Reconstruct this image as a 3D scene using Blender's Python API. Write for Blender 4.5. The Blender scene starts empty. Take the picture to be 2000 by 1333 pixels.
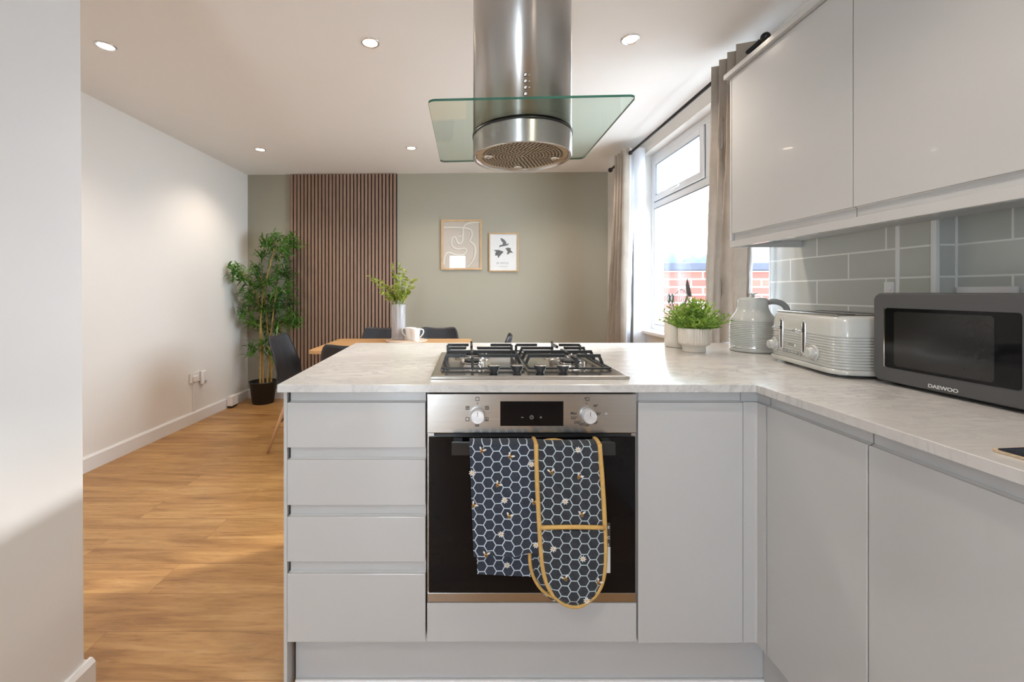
import bpy, bmesh, math, random
from mathutils import Vector, Matrix, noise
S = bpy.context.scene
PI = math.pi
random.seed(7)
F = 840.0; CX = 914.0; CY = 571.0; CH = 1.15      # pixel focal length, principal point, eye height

# ------------------------------------------------------------------ camera
cam = bpy.data.cameras.new('camera'); co = bpy.data.objects.new('camera', cam)
S.collection.objects.link(co); S.camera = co
co.location = (0, 0, CH); co.rotation_euler = (PI/2, 0, 0)
cam.sensor_width = 36; cam.lens = F/2000*36
cam.shift_x = (1000-CX)/2000; cam.shift_y = -(666.5-CY)/2000
cam.clip_start = 0.02
# ------------------------------------------------------------------ world, sun, exposure
wd = bpy.data.worlds.new('sky'); S.world = wd; wd.use_nodes = True
bg = wd.node_tree.nodes['Background']; bg.inputs[0].default_value = (0.80, 0.91, 1.0, 1); bg.inputs[1].default_value = 14.0
sl = bpy.data.lights.new('sun', 'SUN'); sl.energy = 6.0; sl.angle = math.radians(9); sl.color = (1, 0.95, 0.88)
so = bpy.data.objects.new('sun', sl); S.collection.objects.link(so)
so.rotation_euler = Vector((-0.70, -0.45, -0.42)).to_track_quat('-Z', 'Y').to_euler()
S.view_settings.view_transform = 'Standard'; S.view_settings.look = 'None'
S.view_settings.gamma = 1; S.view_settings.use_curve_mapping = False
S.view_settings.exposure = 0.60
def portal(loc, rot, sx, sy):
    l = bpy.data.lights.new('window_portal', 'AREA'); l.shape = 'RECTANGLE'; l.size = sx; l.size_y = sy
    l.cycles.is_portal = True
    o = bpy.data.objects.new('window_portal', l); S.collection.objects.link(o); o.location = loc; o.rotation_euler = rot
portal((1.60, 2.88, 1.58), (0, PI/2, 0), 1.5, 1.6)            # window on the right
portal((-0.72, -2.36, 1.15), (PI/2, 0, 0), 0.6, 2.1)          # garden door behind the camera

# ------------------------------------------------------------------ helpers
C = S.collection
def W(x, y, K):                                # photo pixel at scale K (px per metre) -> world
    return Vector(((x-CX)/K, F/K, CH-(y-CY)/K))
class MB:
    def __init__(s): s.v = []; s.f = []; s.m = []; s.sm = []
    def add(s, vs, fs, mi=0, smooth=False):
        b = len(s.v); s.v += [tuple(v) for v in vs]
        for f in fs: s.f.append([b+i for i in f]); s.m.append(mi); s.sm.append(smooth)
        return s
    def box(s, x0, x1, y0, y1, z0, z1, mi=0):
        vs = [(x, y, z) for z in (z0, z1) for y in (y0, y1) for x in (x0, x1)]
        return s.add(vs, [(0,2,3,1),(4,5,7,6),(0,1,5,4),(2,6,7,3),(0,4,6,2),(1,3,7,5)], mi)
    def quad(s, a, b, c, d, mi=0): return s.add([a,b,c,d], [(0,1,2,3)], mi)
    def grid(s, fn, nu, nv, mi=0, smooth=True, closeu=False):
        vs = [fn(i/nu, j/nv) for j in range(nv+1) for i in range(nu if closeu else nu+1)]
        w = nu if closeu else nu+1; fs = []
        for j in range(nv):
            for i in range(nu):
                i2 = (i+1) % w
                fs.append((j*w+i, j*w+i2, (j+1)*w+i2, (j+1)*w+i))
        return s.add(vs, fs, mi, smooth)
    def lathe(s, prof, c=(0,0,0), n=40, mi=0, smooth=True, axis='Z', rfn=None, cap=True):
        vs = []; k = len(prof)
        for r, h in prof:
            for i in range(n):
                a = 2*PI*i/n; rr = r*(rfn(a, h) if rfn else 1)
                p = (rr*math.cos(a), rr*math.sin(a), h)
                if axis == 'Y': p = (p[0], -p[2], p[1])         # grows towards -Y
                if axis == 'X': p = (-p[2], p[0], p[1])         # grows towards -X
                vs.append((p[0]+c[0], p[1]+c[1], p[2]+c[2]))
        fs = [(j*n+i, j*n+(i+1) % n, (j+1)*n+(i+1) % n, (j+1)*n+i) for j in range(k-1) for i in range(n)]
        s.add(vs, fs, mi, smooth)
        if not cap: return s
        if prof[0][0] > 1e-4: s.f.append([len(s.v)-len(vs)+i for i in range(n)][::-1]); s.m.append(mi); s.sm.append(False)
        if prof[-1][0] > 1e-4: s.f.append([len(s.v)-n+i for i in range(n)]); s.m.append(mi); s.sm.append(False)
        return s
    def tube(s, pts, r, n=10, mi=0, closed=False, flat=1.0, up=None, cap=True):
        pts = [Vector(p) for p in pts]; k = len(pts); vs = []; N = None
        for i, p in enumerate(pts):
            if closed: t = pts[(i+1) % k]-pts[i-1]
            else: t = pts[min(i+1, k-1)]-pts[max(i-1, 0)]
            t.normalize()
            if up is not None: N = (Vector(up)-t*t.dot(Vector(up))).normalized()
            elif N is None:
                N = t.orthogonal().normalized()
            else: N = (N-t*t.dot(N)).normalized()
            B = t.cross(N); rr = r[i] if isinstance(r, (list, tuple)) else r
            for q in range(n):
                a = 2*PI*q/n; vs.append(p+N*rr*flat*math.cos(a)+B*rr*math.sin(a))
        fs = []
        for j in range(k if closed else k-1):
            j2 = (j+1) % k
            fs += [(j*n+q, j*n+(q+1) % n, j2*n+(q+1) % n, j2*n+q) for q in range(n)]
        b = len(s.v); s.add(vs, fs, mi, True)
        if cap and not closed:
            s.f.append([b+q for q in range(n)][::-1]); s.m.append(mi); s.sm.append(False)
            s.f.append([b+(k-1)*n+q for q in range(n)]); s.m.append(mi); s.sm.append(False)
        return s
    def prism(s, poly, z0, z1, mi=0):
        n = len(poly); vs = [(x, y, z0) for x, y in poly]+[(x, y, z1) for x, y in poly]
        return s.add(vs, [tuple(range(n))[::-1], tuple(range(n, 2*n))]+[(i, (i+1) % n, n+(i+1) % n, n+i) for i in range(n)], mi)
    def sphere(s, c, r, n=12, mi=0, sc=(1,1,1)):
        return s.grid(lambda u, v: (c[0]+r*sc[0]*math.sin(PI*v)*math.cos(2*PI*u), c[1]+r*sc[1]*math.sin(PI*v)*math.sin(2*PI*u), c[2]-r*sc[2]*math.cos(PI*v)), n, max(6, n//2), mi, True, True)
    def leaf(s, p, d, L, w, droop=0.3, mi=0, nrm=None, seg=3):
        d = d.normalized(); side = d.cross(nrm if nrm else Vector((0,0,1)))
        if side.length < 1e-3: side = Vector((1,0,0))
        side.normalize(); vs = []
        for i in range(seg+1):
            t = i/seg; q = p+d*L*t+Vector((0,0,-droop*L*t*t)); ww = w*math.sin(PI*min(1, 0.12+t*0.88))**0.8
            if i == seg: ww = w*0.04
            vs += [q-side*ww/2, q+side*ww/2]
        return s.add(vs, [(2*i, 2*i+1, 2*i+3, 2*i+2) for i in range(seg)], mi, True)
    def build(s, name, mats, parent=None, bevel=0, fix=True, seg=2):
        me = bpy.data.meshes.new(name); me.from_pydata(s.v, [], s.f)
        if not isinstance(mats, (list, tuple)): mats = [mats]
        for m in mats: me.materials.append(m)
        me.polygons.foreach_set('material_index', s.m); me.polygons.foreach_set('use_smooth', s.sm)
        if fix:
            bm = bmesh.new(); bm.from_mesh(me); bmesh.ops.recalc_face_normals(bm, faces=bm.faces); bm.to_mesh(me); bm.free()
        me.update()
        o = bpy.data.objects.new(name, me); C.objects.link(o)
        if parent: o.parent = parent
        if bevel:
            b = o.modifiers.new('bevel', 'BEVEL'); b.width = bevel; b.segments = seg; b.limit_method = 'ANGLE'; b.angle_limit = math.radians(40)
            b.harden_normals = False
        return o
def tag(o, label=None, cat=None, group=None, kind=None):
    if label: o['label'] = label
    if cat: o['category'] = cat
    if group: o['group'] = group
    if kind: o['kind'] = kind
    return o
def thing(name, label, cat, loc=(0,0,0), group=None, rz=0):
    o = bpy.data.objects.new(name, None); C.objects.link(o); o.location = loc; o.rotation_euler = (0,0,rz); o.empty_display_size = 0.05
    return tag(o, label, cat, group)
def at(o, loc): o.location = loc; return o
def dup(root, loc, rz, label):
    def cp(o, par):
        c = o.copy(); C.objects.link(c); c.parent = par
        for ch in o.children: cp(ch, c)
        return c
    r = cp(root, None); r.location = loc; r.rotation_euler = (0,0,rz); r['label'] = label
    return r
def struct(o, label=None): tag(o, label, None, None, 'structure'); return o
def text(body, size, mat, parent, M, name='lettering', ext=0.0003, bold=0):
    cu = bpy.data.curves.new(name, 'FONT'); cu.body = body; cu.size = size; cu.extrude = ext; cu.offset = bold
    cu.align_x = 'CENTER'; cu.align_y = 'CENTER'
    t = bpy.data.objects.new(name, cu); C.objects.link(t)
    dg = bpy.context.evaluated_depsgraph_get(); me = bpy.data.meshes.new_from_object(t.evaluated_get(dg))
    bpy.data.objects.remove(t); me.transform(M); me.materials.clear(); me.materials.append(mat)
    o = bpy.data.objects.new(name, me); C.objects.link(o); o.parent = parent
    return o
MF = Matrix.Rotation(PI/2, 4, 'X')             # text facing -Y
def TF(x, y, z): return Matrix.Translation((x, y, z)) @ MF

# ------------------------------------------------------------------ materials
def lin(h):
    h = h.lstrip('#'); r = []
    for i in (0, 2, 4):
        c = int(h[i:i+2], 16)/255; r.append(c/12.92 if c <= 0.04045 else ((c+0.055)/1.055)**2.4)
    return (*r, 1)
class N:                                        # tiny node builder
    def __init__(s, name):
        s.m = bpy.data.materials.new(name); s.m.use_nodes = True; s.t = s.m.node_tree; s.p = s.t.nodes['Principled BSDF']
    def n(s, typ, **kw):
        x = s.t.nodes.new(typ)
        for k, v in kw.items(): setattr(x, k, v)
        return x
    def l(s, a, b): s.t.links.new(a, b)
    def math(s, op, a, b=None, c=None):
        x = s.n('ShaderNodeMath', operation=op)
        for i, v in enumerate((a, b, c)):
            if v is None: continue
            if isinstance(v, (int, float)): x.inputs[i].default_value = v
            else: s.l(v, x.inputs[i])
        return x.outputs[0]
    def coord(s, scale=(1,1,1), rot=(0,0,0), kind='Object'):
        tc = s.n('ShaderNodeTexCoord'); mp = s.n('ShaderNodeMapping'); s.l(tc.outputs[kind], mp.inputs[0])
        mp.inputs['Scale'].default_value = scale; mp.inputs['Rotation'].default_value = rot; return mp.outputs[0]
    def noise(s, vec, sc, det=4, rough=0.55, dist=0):
        x = s.n('ShaderNodeTexNoise'); s.l(vec, x.inputs[0]); x.inputs['Scale'].default_value = sc
        x.inputs['Detail'].default_value = det; x.inputs['Roughness'].default_value = rough; x.inputs['Distortion'].default_value = dist
        return x.outputs['Fac']
    def ramp(s, fac, stops):
        x = s.n('ShaderNodeValToRGB'); s.l(fac, x.inputs[0]); e = x.color_ramp.elements
        while len(e) < len(stops): e.new(0.5)
        for i, (p, c) in enumerate(stops): e[i].position = p; e[i].color = c if len(c) == 4 else (*c, 1)
        return x.outputs[0]
    def mix(s, fac, a, b, mode='MIX'):
        x = s.n('ShaderNodeMix', data_type='RGBA', blend_type=mode)
        for i, v in ((0, fac), (6, a), (7, b)):
            if isinstance(v, (int, float)): x.inputs[i].default_value = v
            elif isinstance(v, tuple): x.inputs[i].default_value = v
            else: s.l(v, x.inputs[i])
        return x.outputs[2]
    def bump(s, h, st=0.2, d=0.01):
        x = s.n('ShaderNodeBump'); s.l(h, x.inputs['Height']); x.inputs['Strength'].default_value = st; x.inputs['Distance'].default_value = d
        s.l(x.outputs[0], s.p.inputs['Normal'])
    def set(s, **kw):
        for k, v in kw.items(): s.p.inputs[k.replace('_', ' ')].default_value = v
        return s
def mat(name, col, rough=0.5, metal=0.0, spec=0.5, coat=0.0, nz=0.0, nzs=8, bump=0, bscale=200, sheen=0, sub=None):
    n = N(name); c = lin(col) if isinstance(col, str) else (*col, 1)
    n.set(Base_Color=c, Roughness=rough, Metallic=metal, Specular_IOR_Level=spec, Coat_Weight=coat)
    v = n.coord()
    if nz:
        f = n.noise(v, nzs); d = tuple(x*(1-nz) for x in c[:3])+(1,); b = tuple(min(1, x*(1+nz)) for x in c[:3])+(1,)
        n.l(n.ramp(f, [(0.3, d), (0.7, b)]), n.p.inputs['Base Color'])
    if bump: n.bump(n.noise(v, bscale, 3), bump, 0.002)
    return n.m
M = {}
M['wall'] = mat('white_wall_paint', (0.80, 0.765, 0.72), 0.65, nz=0.012, nzs=1.2, bump=0.05, bscale=90)
M['wall2'] = mat('kitchen_wall_paint', (0.82, 0.82, 0.82), 0.6, nz=0.01, nzs=1.2, bump=0.05, bscale=90)
M['ceil'] = mat('ceiling_paint', (0.89, 0.87, 0.845), 0.8, nz=0.01, nzs=1)
M['sage'] = mat('sage_wall_paint', (0.36, 0.335, 0.265), 0.6, nz=0.02, nzs=1.5, bump=0.05, bscale=90)
M['trim'] = mat('white_gloss_trim', (0.80, 0.78, 0.77), 0.3, nz=0.01)
M['upvc'] = mat('white_plastic_frame', (0.90, 0.91, 0.93), 0.25, nz=0.01)
M['gasket'] = mat('grey_gasket', (0.10, 0.12, 0.14), 0.6, nz=0.05)
M['gloss'] = mat('light_grey_gloss_door', (0.535, 0.53, 0.52), 0.16, coat=0.3, nz=0.01, nzs=2)
M['carc'] = mat('cabinet_carcass', (0.535, 0.53, 0.52), 0.35, nz=0.01)
M['plinth'] = mat('plinth_board', (0.54, 0.53, 0.52), 0.3, nz=0.01)
M['black'] = mat('black_plastic', (0.012, 0.012, 0.014), 0.35, nz=0.05)
M['iron'] = mat('cast_iron_enamel', (0.018, 0.019, 0.022), 0.4, nz=0.1, nzs=60, bump=0.1, bscale=300)
M['knobbk'] = mat('dark_knob_plastic', (0.025, 0.028, 0.034), 0.35, nz=0.05)
M['ovenglass'] = mat('black_oven_glass', (0.006, 0.006, 0.007), 0.06, spec=0.22, nz=0.05)
M['chrome'] = mat('chrome', (0.82, 0.82, 0.83), 0.08, 1.0, nz=0.01)
M['rodm'] = mat('black_metal_rod', (0.03, 0.03, 0.032), 0.35, 0.6, nz=0.05)
M['shell'] = mat('black_chair_shell', (0.022, 0.022, 0.026), 0.42, nz=0.05, bump=0.05)
M['cush'] = mat('black_seat_cushion', (0.02, 0.02, 0.022), 0.6, nz=0.05, bump=0.1)
M['pot'] = mat('black_plant_pot', (0.012, 0.012, 0.013), 0.5, nz=0.05)
M['soil'] = mat('dark_soil', (0.02, 0.013, 0.008), 0.9, nz=0.3, nzs=60, bump=0.5)
M['cream'] = mat('cream_ceramic', (0.74, 0.67, 0.58), 0.3, nz=0.02)
M['white'] = mat('white_ceramic', (0.84, 0.83, 0.82), 0.15, nz=0.01)
M['plast'] = mat('white_plastic', (0.80, 0.77, 0.75), 0.3, nz=0.01)
M['appl'] = mat('grey_green_appliance', (0.52, 0.525, 0.50), 0.18, coat=0.4, nz=0.02)
M['appl2'] = mat('grey_appliance_handle', (0.32, 0.325, 0.315), 0.3, nz=0.03)
M['mw'] = mat('dark_grey_microwave', (0.075, 0.075, 0.077), 0.32, nz=0.03)
M['silver'] = mat('silver_print', (0.75, 0.75, 0.76), 0.3, 0.3, nz=0.01)
M['ink'] = mat('dark_print', (0.05, 0.05, 0.05), 0.5, nz=0.02)
M['inkg'] = mat('grey_print', (0.35, 0.35, 0.34), 0.5, nz=0.02)
M['dispm'] = mat('display_print', (0.35, 0.35, 0.36), 0.5, nz=0.02)
M['bindm'] = mat('yellow_binding', (0.62, 0.38, 0.12), 0.8, nz=0.08, nzs=80, bump=0.3, bscale=500)
M['beeg'] = mat('bee_gold', (0.65, 0.36, 0.08), 0.8, nz=0.1)
M['beed'] = mat('bee_dark', (0.04, 0.025, 0.02), 0.8, nz=0.1)
M['petal'] = mat('petal_white', (0.75, 0.73, 0.70), 0.8, nz=0.05)
M['stalk'] = mat('cane', (0.42, 0.27, 0.08), 0.5, nz=0.25, nzs=25)
M['stem'] = mat('green_stem', (0.16, 0.24, 0.05), 0.6, nz=0.2)
M['frame'] = mat('oak_picture_frame', (0.55, 0.36, 0.19), 0.45, nz=0.12, nzs=14)
M['paperw'] = mat('white_paper', (0.78, 0.78, 0.77), 0.4, nz=0.01)
M['paperb'] = mat('taupe_print_paper', (0.52, 0.45, 0.37), 0.3, nz=0.03)
M['line'] = mat('cream_print_line', (0.66, 0.61, 0.52), 0.35, nz=0.02)
M['cork'] = mat('cork_edge', (0.55, 0.42, 0.28), 0.8, nz=0.15, nzs=200)
M['slate'] = mat('slate_mat_print', (0.02, 0.025, 0.035), 0.25, nz=0.9, nzs=18)
M['board'] = mat('round_board', (0.62, 0.47, 0.36), 0.4, nz=0.06, nzs=12)
M['outg'] = mat('garden_paving', (0.35, 0.34, 0.32), 0.9, nz=0.1)
M['hedge'] = mat('hedge_leaves', (0.05, 0.075, 0.07), 0.9, nz=0.3, nzs=12, bump=1, bscale=20)
M['coping'] = mat('slate_coping', (0.028, 0.032, 0.055), 0.7, nz=0.2, nzs=18)
M['steelw'] = mat('wire_steel', (0.5, 0.5, 0.5), 0.25, 1.0, nz=0.02)
M['utens'] = mat('dark_utensil', (0.16, 0.15, 0.145), 0.4, nz=0.1)

def steel(name, col=(0.50, 0.48, 0.455), rough=0.26, axis='X', aniso=0.0):
    n = N(name); n.set(Base_Color=(*col, 1), Roughness=rough, Metallic=1.0)
    sc = {'X': (1.5, 1.5, 260), 'Z': (500, 500, 2)}[axis]
    v = n.coord(sc); f = n.noise(v, 1.0, 3)
    n.l(n.ramp(f, [(0.3, tuple(c*0.96 for c in col)), (0.7, tuple(min(1, c*1.04) for c in col))]), n.p.inputs['Base Color'])
    n.l(n.math('MULTIPLY_ADD', f, 0.06, rough-0.03), n.p.inputs['Roughness'])
    return n.m
M['steel'] = steel('brushed_steel')
M['steelh'] = mat('brushed_steel_hood', (0.50, 0.485, 0.47), 0.30, 1.0, nz=0.01, nzs=3)
_t = M['steelh'].node_tree; _g = _t.nodes.new('ShaderNodeTangent'); _g.direction_type = 'RADIAL'; _g.axis = 'Z'
_t.links.new(_g.outputs[0], _t.nodes['Principled BSDF'].inputs['Tangent']); _t.nodes['Principled BSDF'].inputs['Anisotropic'].default_value = 0.9; _t.nodes['Principled BSDF'].inputs['Anisotropic Rotation'].default_value = 0.25
M['hobst'] = steel('hob_steel', (0.55, 0.53, 0.50), 0.18)
M['filter'] = mat('filter_steel_floor_reflection', (0.55, 0.45, 0.33), 0.35, 1.0, nz=0.05)  # brown of the reflected wooden floor is put into the steel's base colour

def glass(name, tint, fres=1.45, rough=0.0, extra=0.0):
    n = N(name); t = n.t; t.nodes.remove(n.p); out = [x for x in t.nodes if x.type == 'OUTPUT_MATERIAL'][0]
    tr = n.n('ShaderNodeBsdfTransparent'); gl = n.n('ShaderNodeBsdfGlossy'); lw = n.n('ShaderNodeLayerWeight'); mx = n.n('ShaderNodeMixShader')
    f = n.noise(n.coord(), 2.0)
    n.l(n.ramp(f, [(0.3, tuple(c*0.985 for c in tint)), (0.7, tint)]), tr.inputs[0]); lw.inputs[0].default_value = 0.5; f0 = ((fres-1)/(fres+1))**2
    gl.inputs['Roughness'].default_value = rough; n.l(n.math('MULTIPLY_ADD', n.math('POWER', lw.outputs['Facing'], 5.0), 1-f0, f0+extra), mx.inputs[0])
    n.l(tr.outputs[0], mx.inputs[1]); n.l(gl.outputs[0], mx.inputs[2]); n.l(mx.outputs[0], out.inputs[0]); return n.m
M['pane'] = glass('window_pane', (0.96, 0.98, 1.0), 1.35)
M['hoodglass'] = glass('hood_glass', (0.86, 0.92, 0.88), 1.30)
M['vaseglass'] = glass('vase_glass', (0.80, 0.78, 0.78), 1.45, 0.15, 0.10)
def frost():
    n = N('ribbed_vase_glass'); n.set(Base_Color=(0.80, 0.78, 0.79, 1), Roughness=0.12, Coat_Weight=0.5); out = [x for x in n.t.nodes if x.type == 'OUTPUT_MATERIAL'][0]
    tr = n.n('ShaderNodeBsdfTransparent'); tr.inputs[0].default_value = (0.9, 0.9, 0.92, 1); mx = n.n('ShaderNodeMixShader'); f = n.noise(n.coord((60, 60, 6)), 1.0)
    n.l(n.math('MULTIPLY_ADD', f, 0.5, 0.10), mx.inputs[0]); n.l(tr.outputs[0], mx.inputs[1]); n.l(n.p.outputs[0], mx.inputs[2]); n.l(mx.outputs[0], out.inputs[0]); return n.m
M['vaseglass'] = frost()
M['picglass'] = glass('picture_glass', (1, 1, 1), 1.4)
M['gedge'] = mat('glass_edge_green', (0.03, 0.12, 0.085), 0.15, nz=0.1)
M['vasew'] = mat('frosted_vase', (0.62, 0.58, 0.57), 0.25, nz=0.12, nzs=25)

def emis(name, col, st):
    n = N(name); n.set(Base_Color=(0.9, 0.9, 0.9, 1), Emission_Color=(*col, 1), Emission_Strength=st)
    f = n.noise(n.coord(), 20); n.l(n.ramp(f, [(0.3, (0.88, 0.88, 0.88)), (0.7, (0.92, 0.92, 0.92))]), n.p.inputs['Base Color']); return n.m
M['lamp'] = emis('downlight_glow', (1, 0.83, 0.62), 14)

def marble():
    n = N('marble_worktop'); v = n.coord(); w = n.noise(v, 2.2, 6, 0.65, 0.6)
    v2 = n.coord((1.0, 2.4, 1)); a = n.noise(v2, 5.0, 9, 0.68, 1.4)
    band = n.math('ABSOLUTE', n.math('SUBTRACT', a, 0.5))
    vein = n.ramp(band, [(0.0, (0.80, 0.80, 0.80)), (0.035, (0.2, 0.2, 0.2)), (0.09, (0, 0, 0))])
    base = n.ramp(w, [(0.3, (0.58, 0.555, 0.53)), (0.55, (0.67, 0.65, 0.625)), (0.75, (0.70, 0.69, 0.67))])
    amt = n.math('MULTIPLY', vein, n.ramp(w, [(0.35, (0, 0, 0)), (0.62, (0.9, 0.9, 0.9))]))
    n.l(n.mix(amt, base, (0.36, 0.355, 0.35, 1)), n.p.inputs['Base Color']); n.set(Roughness=0.2); return n.m
M['marble'] = marble()

def oakfloor():
    n = N('oak_plank_floor'); v = n.coord()
    b = n.n('ShaderNodeTexBrick'); n.l(v, b.inputs[0]); b.offset = 0.37; b.offset_frequency = 2
    b.inputs['Color1'].default_value = (0, 0, 0, 1); b.inputs['Color2'].default_value = (1, 1, 1, 1); b.inputs['Mortar'].default_value = (0.5, 0.5, 0.5, 1)
    b.inputs['Scale'].default_value = 1.0; b.inputs['Brick Width'].default_value = 1.22; b.inputs['Row Height'].default_value = 0.182
    b.inputs['Mortar Size'].default_value = 0.0011; b.inputs['Mortar Smooth'].default_value = 0.1
    sep = n.n('ShaderNodeSeparateXYZ'); n.l(v, sep.inputs[0])
    cmb = n.n('ShaderNodeCombineXYZ')
    n.l(n.math('MULTIPLY_ADD', b.outputs['Color'], 7.3, sep.outputs[0]), cmb.inputs[0]); n.l(n.math('MULTIPLY', sep.outputs[1], 9.0), cmb.inputs[1]); n.l(n.math('MULTIPLY', b.outputs['Color'], 13.0), cmb.inputs[2])
    g = n.noise(cmb.outputs[0], 1.7, 8, 0.6, 0.9); g2 = n.noise(cmb.outputs[0], 9.0, 6, 0.65, 0.3)
    base = n.ramp(g, [(0.25, (0.26, 0.115, 0.034)), (0.45, (0.44, 0.23, 0.078)), (0.60, (0.55, 0.31, 0.115)), (0.78, (0.64, 0.40, 0.175))])
    fine = n.ramp(g2, [(0.30, (0.70, 0.66, 0.62)), (0.5, (1, 1, 1)), (0.75, (1.0, 1.0, 1.0))])
    c = n.mix(1.0, base, fine, 'MULTIPLY')
    per = n.ramp(b.outputs['Color'], [(0.0, (0.84, 0.82, 0.80)), (1.0, (1, 1, 1))])
    c = n.mix(1.0, c, per, 'MULTIPLY')
    c = n.mix(n.math('MULTIPLY', b.outputs['Fac'], 0.55), c, (0.12, 0.05, 0.015, 1))
    n.l(c, n.p.inputs['Base Color']); n.set(Roughness=0.38); n.l(n.math('MULTIPLY_ADD', g2, 0.15, 0.30), n.p.inputs['Roughness']); return n.m
M['floor'] = oakfloor()

def wood(name, c1, c2, sc=(1, 1, 1), s=6, rough=0.45):
    n = N(name); v = n.coord(sc); f = n.noise(v, s, 6, 0.6, 0.5); n.l(n.ramp(f, [(0.3, c1), (0.7, c2)]), n.p.inputs['Base Color']); n.set(Roughness=rough); return n.m
M['slatw'] = wood('walnut_slat', (0.255, 0.160, 0.112), (0.315, 0.205, 0.148), (14, 14, 0.6), 5)
M['felt'] = mat('black_felt', (0.010, 0.008, 0.007), 0.95, nz=0.2)
M['tablew'] = wood('oak_table', (0.50, 0.26, 0.10), (0.62, 0.36, 0.16), (1, 10, 10), 5, 0.35)
M['legw'] = wood('beech_leg', (0.55, 0.32, 0.16), (0.66, 0.42, 0.24), (10, 10, 1), 5)

def fabric(name, c1, c2, trans=0.0, sc=(1, 1, 1)):
    n = N(name); v = n.coord(sc); f = n.noise(v, 6, 8, 0.7, 0.4); n.l(n.ramp(f, [(0.3, c1), (0.7, c2)]), n.p.inputs['Base Color'])
    n.set(Roughness=0.85, Sheen_Weight=0.15); n.bump(n.noise(v, 25, 6, 0.7), 0.25, 0.004)
    if trans:
        out = [x for x in n.t.nodes if x.type == 'OUTPUT_MATERIAL'][0]
        tl = n.n('ShaderNodeBsdfTranslucent'); tl.inputs[0].default_value = (*c2, 1); mx = n.n('ShaderNodeMixShader'); mx.inputs[0].default_value = trans
        n.l(n.p.outputs[0], mx.inputs[1]); n.l(tl.outputs[0], mx.inputs[2]); n.l(mx.outputs[0], out.inputs[0])
    return n.m
M['curt'] = fabric('taupe_curtain', (0.34, 0.285, 0.23), (0.45, 0.385, 0.32), 0.16)
M['lining'] = fabric('white_lining', (0.78, 0.80, 0.84), (0.84, 0.86, 0.9), 0.5)

def leafm(name, c1, c2, c3, sc=7):
    n = N(name); v = n.coord(); f = n.noise(v, sc, 5, 0.7); n.l(n.ramp(f, [(0.32, c1), (0.5, c2), (0.68, c3)]), n.p.inputs['Base Color']); n.set(Roughness=0.4)
    out = [x for x in n.t.nodes if x.type == 'OUTPUT_MATERIAL'][0]
    tl = n.n('ShaderNodeBsdfTranslucent'); tl.inputs[0].default_value = (*c3, 1); mx = n.n('ShaderNodeMixShader'); mx.inputs[0].default_value = 0.2
    n.l(n.p.outputs[0], mx.inputs[1]); n.l(tl.outputs[0], mx.inputs[2]); n.l(mx.outputs[0], out.inputs[0]); return n.m
M['bamboo'] = leafm('bamboo_leaf', (0.014, 0.055, 0.014), (0.05, 0.16, 0.02), (0.18, 0.36, 0.05), 7)
M['grass'] = leafm('grass_leaf', (0.05, 0.15, 0.03), (0.22, 0.40, 0.05), (0.50, 0.62, 0.12), 16)
M['sprig'] = leafm('sprig_leaf', (0.12, 0.20, 0.02), (0.30, 0.38, 0.05), (0.55, 0.58, 0.15), 25)

def tiles(name, ph):                              # grey metro tiles laid out in metres: Y runs along the wall
    n = N(name); tc = n.n('ShaderNodeTexCoord'); sp = n.n('ShaderNodeSeparateXYZ'); n.l(tc.outputs['Object'], sp.inputs[0])
    cm = n.n('ShaderNodeCombineXYZ'); n.l(n.math('ADD', sp.outputs[1], ph), cm.inputs[0]); n.l(n.math('SUBTRACT', sp.outputs[2], 0.898), cm.inputs[1])
    b = n.n('ShaderNodeTexBrick'); n.l(cm.outputs[0], b.inputs[0]); b.offset = 0.5
    b.inputs['Scale'].default_value = 1; b.inputs['Brick Width'].default_value = 0.30; b.inputs['Row Height'].default_value = 0.1003
    b.inputs['Mortar Size'].default_value = 0.0030; b.inputs['Mortar Smooth'].default_value = 0.1
    b.inputs['Color1'].default_value = (0.50, 0.505, 0.465, 1); b.inputs['Color2'].default_value = (0.54, 0.545, 0.505, 1); b.inputs['Mortar'].default_value = (0.80, 0.79, 0.75, 1)
    n.l(b.outputs['Color'], n.p.inputs['Base Color']); n.set(Coat_Weight=0.3)
    n.l(n.math('MULTIPLY_ADD', b.outputs['Fac'], 0.6, 0.12), n.p.inputs['Roughness'])
    n.bump(n.math('SUBTRACT', 1.0, b.outputs['Fac']), 0.4, 0.002); return n.m
M['tileA'] = tiles('grey_metro_tile', -1.964+0.30*10)
M['grout'] = mat('white_tile_trim', (0.78, 0.77, 0.73), 0.35, nz=0.02)

def bricks():
    n = N('red_brick'); tc = n.n('ShaderNodeTexCoord'); sp = n.n('ShaderNodeSeparateXYZ'); n.l(tc.outputs['Object'], sp.inputs[0])
    cm = n.n('ShaderNodeCombineXYZ'); n.l(sp.outputs[0], cm.inputs[0]); n.l(n.math('ADD', sp.outputs[2], 0.0), cm.inputs[1])
    b = n.n('ShaderNodeTexBrick'); n.l(cm.outputs[0], b.inputs[0]); b.inputs['Scale'].default_value = 1; b.inputs['Brick Width'].default_value = 0.225; b.inputs['Row Height'].default_value = 0.075
    b.inputs['Mortar Size'].default_value = 0.007; b.inputs['Color1'].default_value = (0.13, 0.034, 0.026, 1); b.inputs['Color2'].default_value = (0.17, 0.056, 0.040, 1); b.inputs['Mortar'].default_value = (0.36, 0.33, 0.31, 1)
    n.l(b.outputs['Color'], n.p.inputs['Base Color']); n.set(Roughness=0.9); n.bump(n.math('SUBTRACT', 1.0, b.outputs['Fac']), 0.5, 0.005); return n.m
M['brick'] = bricks()

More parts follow.
